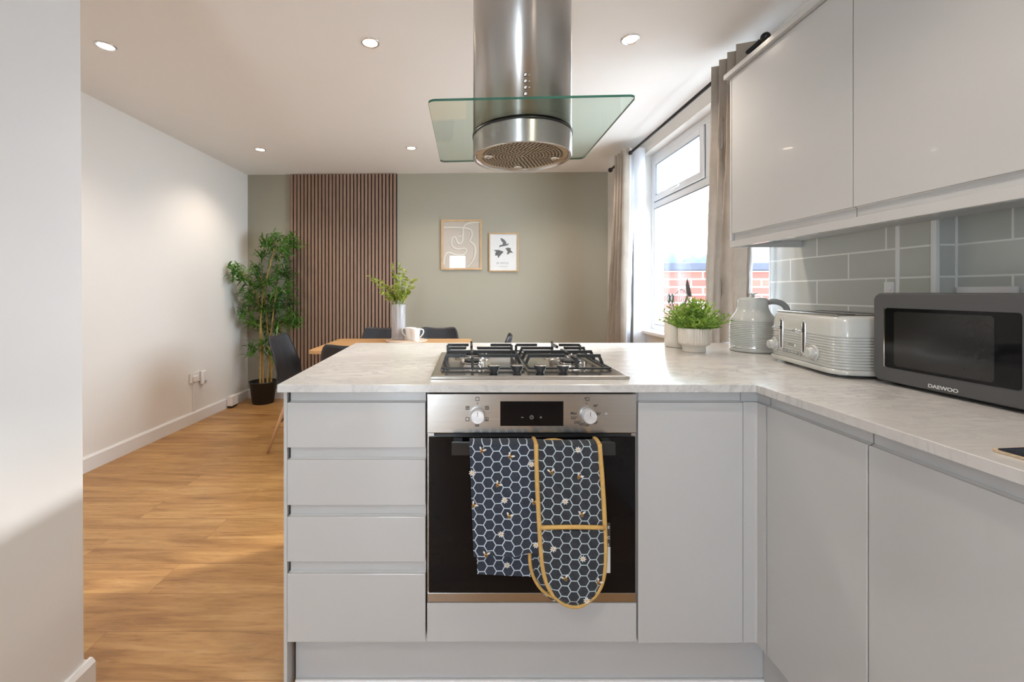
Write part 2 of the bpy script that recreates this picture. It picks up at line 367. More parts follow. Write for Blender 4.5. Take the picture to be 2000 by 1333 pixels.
def hexcloth(name, dark, line, rot=0.0, quilt=False):
    n = N(name); a = 0.0163; sx, sy = 3*a, math.sqrt(3)*a
    tc = n.n('ShaderNodeTexCoord'); mp = n.n('ShaderNodeMapping'); n.l(tc.outputs['Object'], mp.inputs[0]); mp.inputs['Rotation'].default_value = (0, rot, 0)
    sp = n.n('ShaderNodeSeparateXYZ'); n.l(mp.outputs[0], sp.inputs[0]); x, z = sp.outputs[0], sp.outputs[2]
    def cell(o, s_): 
        return n.math('SUBTRACT', n.math('FLOORED_MODULO', n.math('ADD', o[0], o[1]), s_), s_/2)
    ax, az = cell((x, 10*sx), sx), cell((z, 10*sy), sy); bx, bz = cell((x, 10.5*sx), sx), cell((z, 10.5*sy), sy)
    la = n.math('ADD', n.math('MULTIPLY', ax, ax), n.math('MULTIPLY', az, az)); lb = n.math('ADD', n.math('MULTIPLY', bx, bx), n.math('MULTIPLY', bz, bz))
    pick = n.math('LESS_THAN', la, lb)
    def sel(p, q): return n.math('ADD', n.math('MULTIPLY', p, pick), n.math('MULTIPLY', q, n.math('SUBTRACT', 1.0, pick)))
    gx, gz = n.math('ABSOLUTE', sel(ax, bx)), n.math('ABSOLUTE', sel(az, bz))
    d = n.math('MAXIMUM', gz, n.math('ADD', n.math('MULTIPLY', gx, 0.8660254), n.math('MULTIPLY', gz, 0.5)))
    e = n.math('GREATER_THAN', d, a*0.8660254-0.00125)
    nz = n.ramp(n.noise(n.coord(), 260, 3), [(0.3, tuple(c*0.75 for c in dark)), (0.7, tuple(c*1.25 for c in dark))])
    n.l(n.mix(e, nz, (*line, 1)), n.p.inputs['Base Color']); n.set(Roughness=0.9, Sheen_Weight=0.1)
    if quilt:
        w = n.n('ShaderNodeTexWave'); n.l(n.coord((1, 1, 1), (0, 0.75, 0)), w.inputs[0]); w.inputs['Scale'].default_value = 14; w.bands_direction = 'X'; n.bump(w.outputs['Fac'], 0.5, 0.006)
    else: n.bump(n.noise(n.coord(), 30, 3), 0.2, 0.003)
    return n.m
M['towel'] = hexcloth('navy_honeycomb_towel', (0.031, 0.038, 0.058), (0.54, 0.62, 0.68), 0.03)
M['glove'] = hexcloth('charcoal_honeycomb_glove', (0.032, 0.036, 0.046), (0.50, 0.58, 0.61), -0.03, True)

# ------------------------------------------------------------------ room shell
CZ = 2.422
XR = 1.478; XB = 1.544; YJ = 1.36            # right wall faces (window part, recessed kitchen part) and where they meet
def yb(x): return 4.667-(x+2.39)*0.0318      # back wall, very slightly out of square
RY = -2.3
struct(MB().prism([(-2.7, RY-.2), (1.9, RY-.2), (1.9, 4.75), (-2.7, 4.95)], -0.05, 0.0).build('floor', M['floor']))
struct(MB().prism([(-2.7, RY-.2), (1.9, RY-.2), (1.9, 4.75), (-2.7, 4.95)], CZ, CZ+0.1).build('ceiling', M['ceil']))
struct(MB().prism([(-2.39, 4.667), (XR, yb(XR)), (XR+0.35, yb(XR)-.01), (XR+0.35, 4.80), (-2.55, 4.85), (-2.55, 4.667)], 0, CZ).build('wall_back', M['sage']))
struct(MB().prism([(-2.39, 4.667), (-2.55, 4.70), (-2.65, 1.0), (-2.50, 1.0)], 0, CZ).build('wall_left', M['wall']))
# wall block on the near left: its corner is the edge that shows in the photo
b = MB()
poly = [(-1.1, 1.22), (-2.6, 1.22), (-2.6, RY), (-1.1, RY)]
vs = [(x+(0.013 if z == 0 and x > -1.2 else 0), y, z) for z in (0, CZ) for x, y in poly]
b.add(vs, [(0,1,2,3), (7,6,5,4), (0,4,5,1), (1,5,6,2), (2,6,7,3), (3,7,4,0)])
struct(b.build('wall_near', M['wall2'], bevel=0.004))
# right wall with the window opening
WY0, WY1, WZ0, WZ1 = 2.11, 3.65, 0.83, 2.305
b = MB()
XO = 1.66
b.box(XR, XO, YJ, WY0, 0, CZ); b.box(XR, XO, WY1, 4.60, 0, CZ); b.box(XR, XO, WY0, WY1, 0, WZ0); b.box(XR, XO, WY0, WY1, WZ1, CZ)
b.box(XB, XO, RY, YJ, 0, CZ)
struct(b.build('wall_right', M['wall']))
# wall behind the camera with a glazed garden door
b = MB(); b.box(-1.1, -1.0, RY-.2, RY, 0, CZ); b.box(-0.45, XO, RY-.2, RY, 0, CZ); b.box(-1.0, -0.45, RY-.2, RY, 2.2, CZ)
struct(b.build('wall_rear', M['wall2']))
d = struct(MB().box(-1.0, -0.94, RY-.12, RY-.06, 0, 2.2).box(-0.51, -0.45, RY-.12, RY-.06, 0, 2.2).box(-0.94, -0.51, RY-.12, RY-.06, 0, 0.07).box(-0.94, -0.51, RY-.12, RY-.06, 2.13, 2.2).build('door_1', M['upvc']))
MB().box(-0.94, -0.51, RY-.095, RY-.088, 0.07, 2.13).build('door_glass', M['pane'], d)
# skirting boards
def skirt(name, p, q, out, h=0.10, t=0.018):
    p, q, out = Vector(p), Vector(q), Vector(out); vs = []
    for e in (p, q):
        for o_, z in ((0, 0), (t, 0), (t, h-0.012), (t*0.45, h), (0, h)): vs.append((e.x+out.x*o_, e.y+out.y*o_, z))
    b = MB().add(vs, [(0,1,2,3,4), (9,8,7,6,5)]+[(i, (i+1) % 5, 5+(i+1) % 5, 5+i) for i in range(5)])
    return struct(b.build(name, M['trim']))
skirt('baseboard_left', (-2.4975, 1.10, 0), (-2.39, 4.645, 0), (1, 0, 0))
skirt('baseboard_back', (-2.39, 4.667, 0), (-1.92, yb(-1.92), 0), (0, -1, 0))
skirt('baseboard_back', (-0.755, yb(-0.755), 0), (XR, yb(XR), 0), (0, -1, 0))
skirt('baseboard_near', (-1.0885, RY, 0), (-1.0885, 1.2375, 0), (1, 0, 0))
skirt('baseboard_near', (-1.09, 1.2205, 0), (-2.45, 1.2205, 0), (0, 1, 0))
skirt('baseboard_right', (XR, 2.25, 0), (XR, 4.50, 0), (-1, 0, 0))
# window
FX0, FX1 = 1.56, 1.62
b = MB()
def rect_frame(b, y0, y1, z0, z1, w, x0, x1, mi=0):
    b.box(x0, x1, y0, y0+w, z0, z1, mi); b.box(x0, x1, y1-w, y1, z0, z1, mi); b.box(x0, x1, y0+w, y1-w, z0, z0+w, mi); b.box(x0, x1, y0+w, y1-w, z1-w, z1, mi)
rect_frame(b, WY0, WY1, WZ0, WZ1, 0.052, FX0, FX1)
b.box(FX0, FX1, WY0+.052, WY1-.052, 1.845, 1.90)                 # transom
b.box(FX0, FX1, 2.755, 2.825, 1.90, WZ1-.052)                    # mullion between the two top lights
win = struct(b.build('window_1', M['upvc'], bevel=0.004))
for y0, y1 in ((2.825, WY1-.052), (WY0+.052, 2.755)):            # top-hung sashes
    b = MB(); rect_frame(b, y0+.004, y1-.004, 1.904, WZ1-.056, 0.046, FX0-.014, FX1-.01)
    s_ = b.build('window_sash', M['upvc'], win, bevel=0.004)
    g = MB(); rect_frame(g, y0-.001, y1+.001, 1.899, WZ1-.05, 0.006, FX0-.002, FX0+.001); rect_frame(g, y0+.048, y1-.048, 1.948, WZ1-.10, 0.005, FX0-.012, FX0-.0)
    g.build('seal', M['gasket'], s_)
    MB().box(1.59, 1.598, y0+.045, y1-.045, 1.945, WZ1-.09).build('pane', M['pane'], s_)
    hz = (y0+y1)/2
    MB().box(FX0-.03, FX0-.012, hz-.015, hz+.015, 1.915, 1.94).box(FX0-.045, FX0-.03, hz-.10, hz+.015, 1.92, 1.935).build('handle', M['upvc'], s_, bevel=0.003)
b = MB(); rect_frame(b, WY0+.05, WY1-.05, WZ0+.05, 1.847, 0.006, FX0-.002, FX0+.001); b.build('seal', M['gasket'], win)
MB().box(1.59, 1.598, WY0+.05, WY1-.05, WZ0+.05, 1.85).build('pane', M['pane'], win)
struct(MB().box(1.425, FX0+.01, WY0+.005, WY1+.03, 0.812, 0.84).build('window_sill', M['trim'], bevel=0.006))
# tiled splashback, trims
b = MB(); b.box(XR-.006, XR, YJ, 2.10, 0.893, 1.42); b.box(XB-.006, XB, RY+0.3, YJ, 0.893, 1.42)
struct(b.build('trim_1', M['tileA']), 'grey metro tiles with white grout on the right wall')
b = MB(); b.box(XR-.006, XB-.006, YJ-.006, YJ, 0.893, 1.42)
n_ = tiles('grey_metro_tile_return', 0); struct(b.build('trim_2', n_), 'narrow tiled return of the right wall')
b = MB()
b.box(XR-.009, XR-.004, 1.466, 1.480, 0.893, 1.42); b.box(XR-.010, XR+.004, YJ-.010, YJ+.006, 0.893, 1.42); b.box(XB-.011, XB-.004, YJ-.010, YJ-.004, 0.893, 1.42)
b.box(XR-.008, XR-.001, 2.094, 2.102, 0.893, 1.42)
struct(b.build('trim_3', M['grout'], bevel=0.002), 'white tile edging strips')

# ------------------------------------------------------------------ worktop
ZT = CH-0.2586; ZU = ZT-0.022
o = MB().prism([(-0.533, 1.2), (0.803, 1.2), (0.803, -0.9), (XB-.001, -0.9), (XB-.001, YJ-.012), (XR-.011, YJ-.012), (XR-.011, 2.194), (-0.572, 2.194)], ZU, ZT).build('worktop', M['marble'], bevel=0.0015)
tag(o, 'pale marble-effect L-shaped worktop running over the peninsula and right-hand units', 'worktop')

# ------------------------------------------------------------------ base units
KD = 687.0; YD = F/KD                        # front plane of doors
def xk(x): return (x-CX)/KD
def zk(y): return CH-(y-CY)/KD
DT = 0.018
def front(name, x0, x1, z0, z1, par, zs=None):
    """one slab front facing -Y with a recessed finger pull above it"""
    o = MB().box(x0, x1, YD, YD+DT, z0, z1).build(name, M['gloss'], par, bevel=0.0012)
    if zs:
        x0 += 0.005
        b = MB().add([(x0, YD+.002, z1-.004), (x1, YD+.002, z1-.004), (x1, YD+.013, z1+.004), (x0, YD+.013, z1+.004), (x1, YD+.013, zs), (x0, YD+.013, zs), (x1, YD+DT, zs), (x0, YD+DT, zs), (x1, YD+DT, z1-.004), (x0, YD+DT, z1-.004)],
                     [(0,1,2,3), (3,2,4,5), (5,4,6,7), (7,6,8,9), (9,8,1,0), (0,3,5,7,9), (1,8,6,4,2)])
        b.build('finger_pull', M['gloss'], o)
    return o
# left end panel
tag(MB().box(xk(553), xk(560), YD+.003, 2.15, 0.0, ZU-.0005).build('end_panel', M['gloss'], bevel=0.001), 'tall white panel closing the left end of the peninsula', 'panel')
u = thing('drawer_unit', 'white four-drawer base unit at the left of the oven', 'cabinet', (0, 0, 0))
MB().box(xk(561)+.002, xk(831), YD+DT+.001, 1.80, 0.15, ZU-.001).build('carcass', M['carc'], u)
DR = [(787, 875, 768), (899, 987.5, 877.5), (1010.5, 1098, 990), (1122, 1255, 1100.5)]
for yt, yb_, ys in DR: front('drawer', xk(561), xk(831), zk(yb_), zk(yt), u, zk(ys))
u = thing('oven_housing_unit', 'white cabinet housing the oven, with a filler panel below it', 'cabinet')
MB().box(xk(833), xk(836), YD+.02, 1.80, 0.15, ZU-.001).box(xk(1242), xk(1245), YD+.02, 1.80, 0.15, ZU-.001).box(xk(836), xk(1242), YD+.02, 1.80, 0.15, 0.17).box(xk(836), xk(1242), 1.79, 1.80, .17, ZU-.001).build('carcass', M['carc'], u)
front('filler_panel', xk(834), xk(1243), zk(1254.5), zk(1178.5), u)
u = thing('peninsula_cupboard', 'narrow white one-door cupboard right of the oven', 'cabinet')
MB().box(xk(1246), xk(1451), YD+DT+.001, 1.80, 0.15, ZU-.001).build('carcass', M['carc'], u)
front('door', xk(1246.5), xk(1451), zk(1257), zk(787), u, zk(768))
XF = 0.821                                   # door plane of the right-hand run
b = MB(); b.prism([(xk(1452.5), YD+.002), (XF-.004, YD+.002), (XF, YD-.002), (XF, YD-.036), (XF+.02, YD-.036), (XF+.02, YD+.02), (xk(1452.5), YD+.02)], 0.152, 0.836)
o = b.build('corner_post', M['gloss']); tag(o, 'white L-shaped corner post where the two runs of base units meet', 'post')
MB().prism([(xk(1452.5), YD+.013), (XF+.011, YD+.013), (XF+.011, YD-.036), (XF+.03, YD-.036), (XF+.03, YD+.03), (xk(1452.5), YD+.03)], 0.836, ZU-.001).build('post_top', M['gloss'], o)
def frontx(name, y0, y1, z0, z1, par, zs, up=False, X=XF):
    """slab front facing -X; finger pull above (base) or below (wall units)"""
    o = MB().box(X, X+DT, y0, y1, z0, z1).build(name, M['gloss'], par, bevel=0.0012)
    s_ = -1 if up else 1; ze = z0 if up else z1
    vs = [(X+.002, ze-.004*s_), (X+.012, ze+.004*s_), (X+.012, zs), (X+DT, zs), (X+DT, ze-.004*s_)]
    b = MB().add([(x, y0, z) for x, z in vs]+[(x, y1, z) for x, z in vs], [(0,1,2,3,4), (9,8,7,6,5)]+[(i, (i+1) % 5, 5+(i+1) % 5, 5+i) for i in range(5)])
    b.build('finger_pull', M['gloss'], o); return o
YA = F/710.0; YB2 = F/951.0
for i, (y1, y0, lab) in enumerate(((YA, YB2, 'narrow gloss base unit next to the corner post on the right-hand run'), (YB2, YB2-.6, 'wide gloss base unit below the microwave end of the right-hand run'), (YB2-.6, YB2-1.2, 'gloss base unit nearest the camera on the right-hand run'))):
    u = thing('base_unit', lab, 'cabinet', group='base units of the right-hand run')
    MB().box(XF+DT+.001, XB-.06, y0+.002, y1-.002, 0.15, ZU-.001).build('carcass', M['carc'], u)
    frontx('door', y0+.0018, y1-.0018, 0.152, 0.836, u, ZU-.002)
o = MB().box(xk(561)+.005, 0.88, 1.272, 1.290, 0.001, 0.149).build('plinth', M['plinth']); tag(o, 'white plinth board under the peninsula units', 'plinth')
MB().box(xk(561)+.005, 0.872, 1.262, 1.272, 0.0, 0.009).build('edging_strip', M['trim'], o, bevel=0.003)
o = MB().box(0.872, 0.89, -0.7, 1.270, 0.001, 0.149).build('plinth', M['plinth']); tag(o, 'white plinth board under the right-hand base units', 'plinth')
# ------------------------------------------------------------------ wall units
XU = 1.16; YU = F/441.0; YS = F/648.0
for y1, y0, lab in ((YU-.012, YS, 'gloss wall unit at the window end of the row'), (YS, YS-.6, 'gloss wall unit above the microwave')):
    u = thing('wall_unit', lab, 'cabinet', group='gloss wall units')
    MB().box(XU+DT+.001, XR-.012 if y1 > YJ else XR-.012, y0+.001, y1-.001, 1.376, 2.095).build('carcass', M['carc'], u)
    frontx('door', y0+.0018, y1-.0018, 1.4066, 2.0945, u, 1.3765, True, XU)
tag(MB().box(XU, XR-.010, YU-.011, YU, 1.376, 2.0955).build('wall_unit_end_panel', M['gloss'], bevel=0.001), 'white end panel on the window side of the wall units', 'panel')
tag(MB().box(XU-.018, XR-.012, YS-.62, YU+.018, 2.0965, 2.118).build('cornice', M['gloss'], bevel=0.0015), 'white cornice board lying along the top of the wall units', 'cornice')
o = MB().prism([(XU, YS-.62), (XU+.018, YS-.62), (XU+.018, YU-.018), (XR-.012, YU-.018), (XR-.012, YU), (XU, YU)], 1.347, 1.3745).build('light_rail', M['gloss'], bevel=0.001)
tag(o, 'white light rail along the underside of the wall units', 'light rail')

# ------------------------------------------------------------------ oven
ov = thing('oven', 'built-in oven with steel control panel and black glass door', 'oven', (0, 0, 0))
x0, x1 = xk(834), xk(1243); YF = YD-.002
MB().box(x0+.006, x1-.006, YD+.022, 1.76, 0.272, ZU-.012).build('oven_body', M['black'], ov)
MB().box(x0, x1, YF, YF+.022, zk(846), zk(769.5)).build('control_panel', M['steel'], ov, bevel=0.0015)
MB().box(x0+.001, x1-.001, YF+.004, YF+.022, zk(1176), zk(847)).box(x0+.001, x1-.001, YF, YF+.01, zk(1176), zk(1158)).build('door_frame', M['steel'], ov, bevel=0.001)
dg = MB().box(x0+.005, x1-.004, YF-.001, YF+.006, zk(1157), zk(853)).build('door_glass', M['ovenglass'], ov, bevel=0.001)
MB().box(x0+.02, x1-.015, YF+.001, YF+.0045, zk(852), zk(847)).build('vent_gap', M['black'], ov)
MB().box(xk(977), xk(1100), YF-.0006, YF+.001, zk(832), zk(784)).build('display', M['ovenglass'], ov)
b = MB()
for q, (a, w) in enumerate(((1020, 2.2), (1056, 2.2))):
    b = MB(); b.box(xk(a-w), xk(a+w), YF-.0012, YF-.0008, zk(815.6), zk(814.6))
    if q: b.box(xk(1055.5), xk(1056.5), YF-.0012, YF-.0008, zk(817.4), zk(812.8))
    b.build('display_symbol', M['dispm'], ov)
b = MB(); b.tube([(xk(1038)+.0048*math.cos(t*PI/8), YF-.001, zk(815)+.0048*math.sin(t*PI/8)) for t in range(16)], 0.0007, 6, closed=True)
b.box(xk(1038)-.0003, xk(1038)+.0003, YF-.0012, YF-.0008, zk(815), zk(815)+.003); b.box(xk(1038), xk(1038)+.002, YF-.0012, YF-.0008, zk(815)-.0003, zk(815)+.0003)
b.build('display_symbol', M['dispm'], ov)
for xx in (932.5, 1148.5):
    kx, kz = xk(xx), zk(811)
    kb = MB().lathe([(0.0205, 0), (0.0205, 0.003), (0.0192, 0.004), (0.0188, 0.021), (0.0178, 0.0225)], (kx, YF-.0005, kz), 48, axis='Y').build('control_knob', mat('turned_knob_metal', (0.80, 0.80, 0.81), 0.35, 0.55, nz=0.12, nzs=60), ov)
    MB().box(kx-.0006, kx+.0006, YF-.0236, YF-.0225, kz+.002, kz+.0165).build('pointer', M['ink'], kb)
mk = YF-.0006
def sq(cx, cy, s, t=0.5):                       # small printed square, photo pixels
    for dx0, dx1, dy0, dy1 in ((-s, s, -s, -s+t*2), (-s, s, s-t*2, s), (-s, -s+t*2, -s, s), (s-t*2, s, -s, s)):
        b.box(xk(cx+dx0), xk(cx+dx1), mk, mk+.0004, zk(cy+dy1), zk(cy+dy0))
for cx_, cy_, st in ((932.5, 779.5, 0), (913, 797, 1), (951, 797, 2), (913, 819, 0), (950.5, 819, 3), (932, 829.5, 2)):
    b = MB(); sq(cx_, cy_, 3.6)
    if st == 1: b.box(xk(cx_-2), xk(cx_+2), mk, mk+.0004, zk(cy_+1.6), zk(cy_+.4)); b.box(xk(cx_-2), xk(cx_+2), mk, mk+.0004, zk(cy_-.6), zk(cy_-1.8))
    if st == 2: b.tube([(xk(cx_)+.0028*math.cos(t*PI/5), mk, zk(cy_)+.0028*math.sin(t*PI/5)) for t in range(10)], .0006, 5, closed=True); b.box(xk(cx_-.4), xk(cx_+.4), mk, mk+.0004, zk(cy_+2), zk(cy_-2))
    if st == 3: b.add([(xk(cx_-2), mk, zk(cy_+2)), (xk(cx_+2), mk, zk(cy_+2)), (xk(cx_), mk, zk(cy_-2))], [(0,1,2)])
    b.build('function_symbol', M['ink'], ov)
for cx_ in (932.5, 1145): MB().add([(xk(cx_-1.3), mk, zk(788+1)), (xk(cx_+1.3), mk, zk(788+1)), (xk(cx_), mk, zk(786))], [(0,1,2)]).build('index_mark', M['ink'], ov)
b = MB(); sq(1147, 779.5, 3.4); b.tube([(xk(1142.3)+.002*math.cos(t*PI/5), mk, zk(778)+.002*math.sin(t*PI/5)) for t in range(10)], .0005, 5, closed=True)
b.build('lamp_symbol', M['ink'], ov)
MB().box(xk(1181), xk(1186), mk, mk+.0004, zk(810), zk(806)).build('function_symbol', M['inkg'], ov)
for tx, cx_, cy_, sz in (('40', 1163, 793, 6), ('80', 1169, 809, 6), ('120', 1161, 826, 6), ('160', 1146, 830.5, 6), ('180', 1136, 829, 6), ('200', 1127.5, 825.5, 6), ('225', 1121, 816.5, 6), ('Max', 1120, 807.5, 6.5)):
    text(tx+'\u00b0' if tx != 'Max' else tx, sz/KD*1.15, M['ink'], ov, TF(xk(cx_), mk-.0002, zk(cy_)), 'dial_number', .0002, 0.0001)
YH = YF-.052                                 # handle bar
hx0, hx1 = -0.045, 0.402
b = MB(); b.box(hx0, hx1, YH, YH+.012, 0.705, 0.740); b.box(hx0+.004, hx0+.03, YH+.012, YF-.001, 0.712, 0.738); b.box(hx1-.03, hx1-.004, YH+.012, YF-.001, 0.712, 0.738)
b.build('door_handle', mat('smoked_handle', (0.02, 0.022, 0.025), 0.12, nz=0.05), ov, bevel=0.002)

# ------------------------------------------------------------------ cloths on the oven handle
def printpatch(b, x, y, z, kind, s=0.0105, ang=0.0):
    """small printed motif just proud of the cloth: bee (kind 0) or daisy (1). material slots 1 gold, 2 dark, 3 white"""
    def ell(cx, cz, rx, rz, a, mi, dy):
        ca, sa = math.cos(a+ang), math.sin(a+ang); c0, s0 = math.cos(ang), math.sin(ang)
        ox, oz = cx*c0-cz*s0, cx*s0+cz*c0
        vs = [(x+ox+rx*math.cos(t)*ca-rz*math.sin(t)*sa, y-dy, z+oz+rx*math.cos(t)*sa+rz*math.sin(t)*ca) for t in [2*PI*i/12 for i in range(12)]]
        b.add(vs, [tuple(range(12))], mi)
    if kind == 0:
        ell(-.35*s, .45*s, .62*s, .25*s, 2.2, 3, .0006); ell(.55*s, .3*s, .62*s, .25*s, 0.5, 3, .0006)
        ell(0, 0, .40*s, .68*s, 0, 1, .0010); ell(0, -.1*s, .38*s, .14*s, 0, 2, .0013); ell(0, -.42*s, .26*s, .12*s, 0, 2, .0013); ell(0, .5*s, .24*s, .24*s, 0, 2, .0013)
    else:
        for i in range(8):
            a = i*PI/4; ell(.5*s*math.cos(a), .5*s*math.sin(a), .36*s, .15*s, a, 3, .0008)
        ell(0, 0, .24*s, .24*s, 0, 1, .0012)
def K727(x, y, Y): K = F/Y; return ((x-CX)/K, CH-(y-CY)/K)
def cloth_rows(outline_l, outline_r, Y, nrow=26, ncol=16, puff=0.0, wave=None):
    """grid between a left and a right edge given in photo pixels (same y list)"""
    def ip(tab, y):
        for (xa, ya), (xb_, yb2) in zip(tab, tab[1:]):
            if y <= yb2+1e-6: return xa+(xb_-xa)*(y-ya)/max(1e-6, yb2-ya)
        return tab[-1][0]
    ya, ye = outline_l[0][1], outline_l[-1][1]
    def fn(u, v):
        y = ya+(ye-ya)*v; xl, xr = ip(outline_l, y), ip(outline_r, y); X, Z = K727(xl+(xr-xl)*u, y, Y)
        yy = Y-puff*max(0, 1-(2*u-1)**2)**.5*min(1, 8*(1-v)+.15, 1)
        if wave: yy += wave(u, v)
        return (X, yy, Z)
    return fn, ip
YC = 1.156                                    # front of the hanging cloths
tw = thing('tea_towel', 'navy honeycomb tea towel with bees, folded over the oven handle left of the glove', 'tea towel', (0, 0, 0))
wv = lambda u, v: 0.0035*math.sin(u*7+1)*v+0.003*math.sin(u*13+v*3)*(0.3+v)
fn, _ = cloth_rows([(917, 869), (921, 980), (925, 1090)], [(1047, 869), (1050, 980), (1052, 1081)], YC, wave=wv)
b = MB()
fn2 = lambda u, v: (fn(u, v)[0], fn(u, v)[1], fn(u, v)[2]+0.010*u*v)
b.grid(fn2, 24, 30)
topf = lambda u, v: (lambda p: (p[0], p[1]+0.046*v, 0.7415+0.0035*math.sin(PI*v)+(p[2]-0.7415)*(1-min(1, 6*v))))(fn2(u, 0))
b.grid(topf, 24, 8)
motifs = [(941, 879, 0), (996, 890, 0), (1037, 905, 1), (972, 945, 0), (985, 975, 1), (994, 1006, 0), (978, 1041, 1), (949, 1081, 0), (925, 985, 0), (1042, 979, 0), (922, 922, 1), (1046, 1062, 1)]
for mx_, my_, k in motifs:
    X, Z = K727(mx_, my_, YC); printpatch(b, X, YC-.0075, Z, k, ang=random.uniform(-.6, .6))
b.build('front_fold', [M['towel'], M['beeg'], M['beed'], M['petal']], tw, fix=False)
fb, _ = cloth_rows([(924, 872), (932, 1112)], [(1040, 872), (1042, 1121)], YC+.046)
b = MB(); b.grid(lambda u, v: (fb(u, v)[0], fb(u, v)[1]-(0.022*v), fb(u, v)[2]-.008*u*v), 16, 16); X, Z = K727(990, 1101, YC+.03); printpatch(b, X, YC+.0225, Z, 1)
b.build('back_fold', [M['towel'], M['beeg'], M['beed'], M['petal']], tw, fix=False)
gv = thing('oven_glove', 'double oven glove with honeycomb pattern and mustard yellow binding on the oven handle', 'oven glove', (0, 0, 0))
L_ = [(1047, 868), (1049, 950), (1054, 1040), (1058, 1100), (1066, 1138), (1080, 1163), (1098, 1178), (1110, 1183)]
R_ = [(1171, 868), (1176, 930), (1181, 1000), (1183, 1070), (1182, 1125), (1173, 1152), (1156, 1172), (1135, 1183)]
YG = YC-.004
ys = [868, 950, 1040, 1100, 1138, 1163, 1178, 1183]
def resample(tab):
    out = []
    for y in ys:
        for (xa, ya), (xb_, y2) in zip(tab, tab[1:]):
            if ya-1e-6 <= y <= y2+1e-6: out.append((xa+(xb_-xa)*(y-ya)/(y2-ya), y)); break
    return out
R2 = resample(R_)
fn, ip = cloth_rows(L_, R2, YG, puff=0.010)
b = MB(); b.grid(fn, 20, 40)
for mx_, my_, k in ((1127, 876, 1), (1075, 919, 0), (1129, 928, 0), (1102, 976, 1), (1134, 1001, 0), (1144, 1042, 0)):
    X, Z = K727(mx_, my_, YG); printpatch(b, X, YG-.0112, Z, k, ang=random.uniform(-.6, .6))
b.grid(lambda u, v: (lambda p: (p[0], p[1]+.046*v, 0.742+.004*math.sin(PI*v)))(fn(u, 0)), 20, 8)
b.build('quilted_panel', [M['glove'], M['beeg'], M['beed'], M['petal']], gv, fix=False)
# pocket sewn on the lower half
pf, _ = cloth_rows([p for p in [(1053.6, 1032)]+L_[3:]], [(1181.8, 1032)]+R2[3:], YG-.005, puff=0.012)
b = MB(); b.grid(pf, 20, 30)
for mx_, my_, k in ((1078, 1065, 1), (1135, 1084, 1), (1101, 1122, 0), (1165, 1129, 0), (1142, 1164, 1)):
    X, Z = K727(mx_, my_, YG); printpatch(b, X, YG-.0182, Z, k, ang=random.uniform(-.6, .6))
b.build('pocket', [M['glove'], M['beeg'], M['beed'], M['petal']], gv, fix=False)
def P3(x, y, Y): X, Z = K727(x, y, Y); return (X, Y, Z)
out_ = [P3(x, y, YG-.004) for x, y in L_]+[P3(1122, 1185.5, YG-.004)]+[P3(x, y, YG-.004) for x, y in R2[::-1]]
def smooth(pts, it=2):
    for _i in range(it):
        q = [pts[0]]
        for a, c in zip(pts, pts[1:]):
            a, c = Vector(a), Vector(c); q += [a*.75+c*.25, a*.25+c*.75]
        pts = q+[pts[-1]]
    return pts
b = MB(); b.tube(smooth(out_), 0.0062, 8, flat=1.0)
b.tube([P3(1055+t*(1181-1055)/10, 1031.5-1.5*math.sin(PI*t/10), YG-.008-.010*math.sin(PI*t/10)) for t in range(11)], 0.0058, 8)
b.tube([(out_[0][0], YG-.004+.05*t/6, .7425+.004*math.sin(PI*t/6)) for t in range(7)], .0055, 8); b.tube([(out_[-1][0], YG-.004+.05*t/6, .7425+.004*math.sin(PI*t/6)) for t in range(7)], .0055, 8)
X, Z = K727(1080, 861, YC+.046)
b.tube([P3(1050+t*6, 868-8*math.sin(PI*t/10)**.7, YC+.03) for t in range(11)], 0.005, 8)
b.build('binding', M['bindm'], gv)
LB = [(1040, 868), (1036, 960), (1034, 1080), (1036, 1110), (1045, 1135), (1060, 1156), (1082, 1168)]
b = MB(); fn, _ = cloth_rows(LB, [(1160, 868), (1164, 960), (1166, 1080), (1164, 1110), (1155, 1135), (1140, 1156), (1118, 1168)], YC+.040, puff=0.004)
b.grid(lambda u, v: (fn(u, v)[0], fn(u, v)[1]-.016*v, fn(u, v)[2]), 12, 24); bk = b.build('back_panel', M['glove'], gv, fix=False)
MB().tube(smooth([P3(x, y, YC+.036-.016*(y-868)/300) for x, y in LB]+[P3(1100, 1171, YC+.02)]+[P3(x, y, YC+.036-.016*(y-868)/300) for x, y in [(1118, 1168), (1140, 1156), (1155, 1135), (1164, 1110), (1166, 1080)]]), 0.005, 8).build('back_binding', M['bindm'], gv)
a0, a1 = P3(1180, 1119, YC+.03), P3(1191.5, 1021, YC+.03)
t_ = MB().box(a0[0], a1[0], YC+.028, YC+.029, a0[2], a0[2]+(a1[2]-a0[2])*.52, 0).box(a0[0], a1[0], YC+.028, YC+.029, a0[2]+(a1[2]-a0[2])*.52, a1[2], 1).build('care_label', [M['petal'], M['ink']], gv)
for ch, yy in (('E', 1030), ('C', 1050), ('I', 1064)):
    X, Y_, Z = P3(1188, yy, YC+.03); text(ch, 0.010, M['petal'], t_, Matrix.Translation((X, YC+.0272, Z)) @ MF, 'label_letter', .0002, .0004)

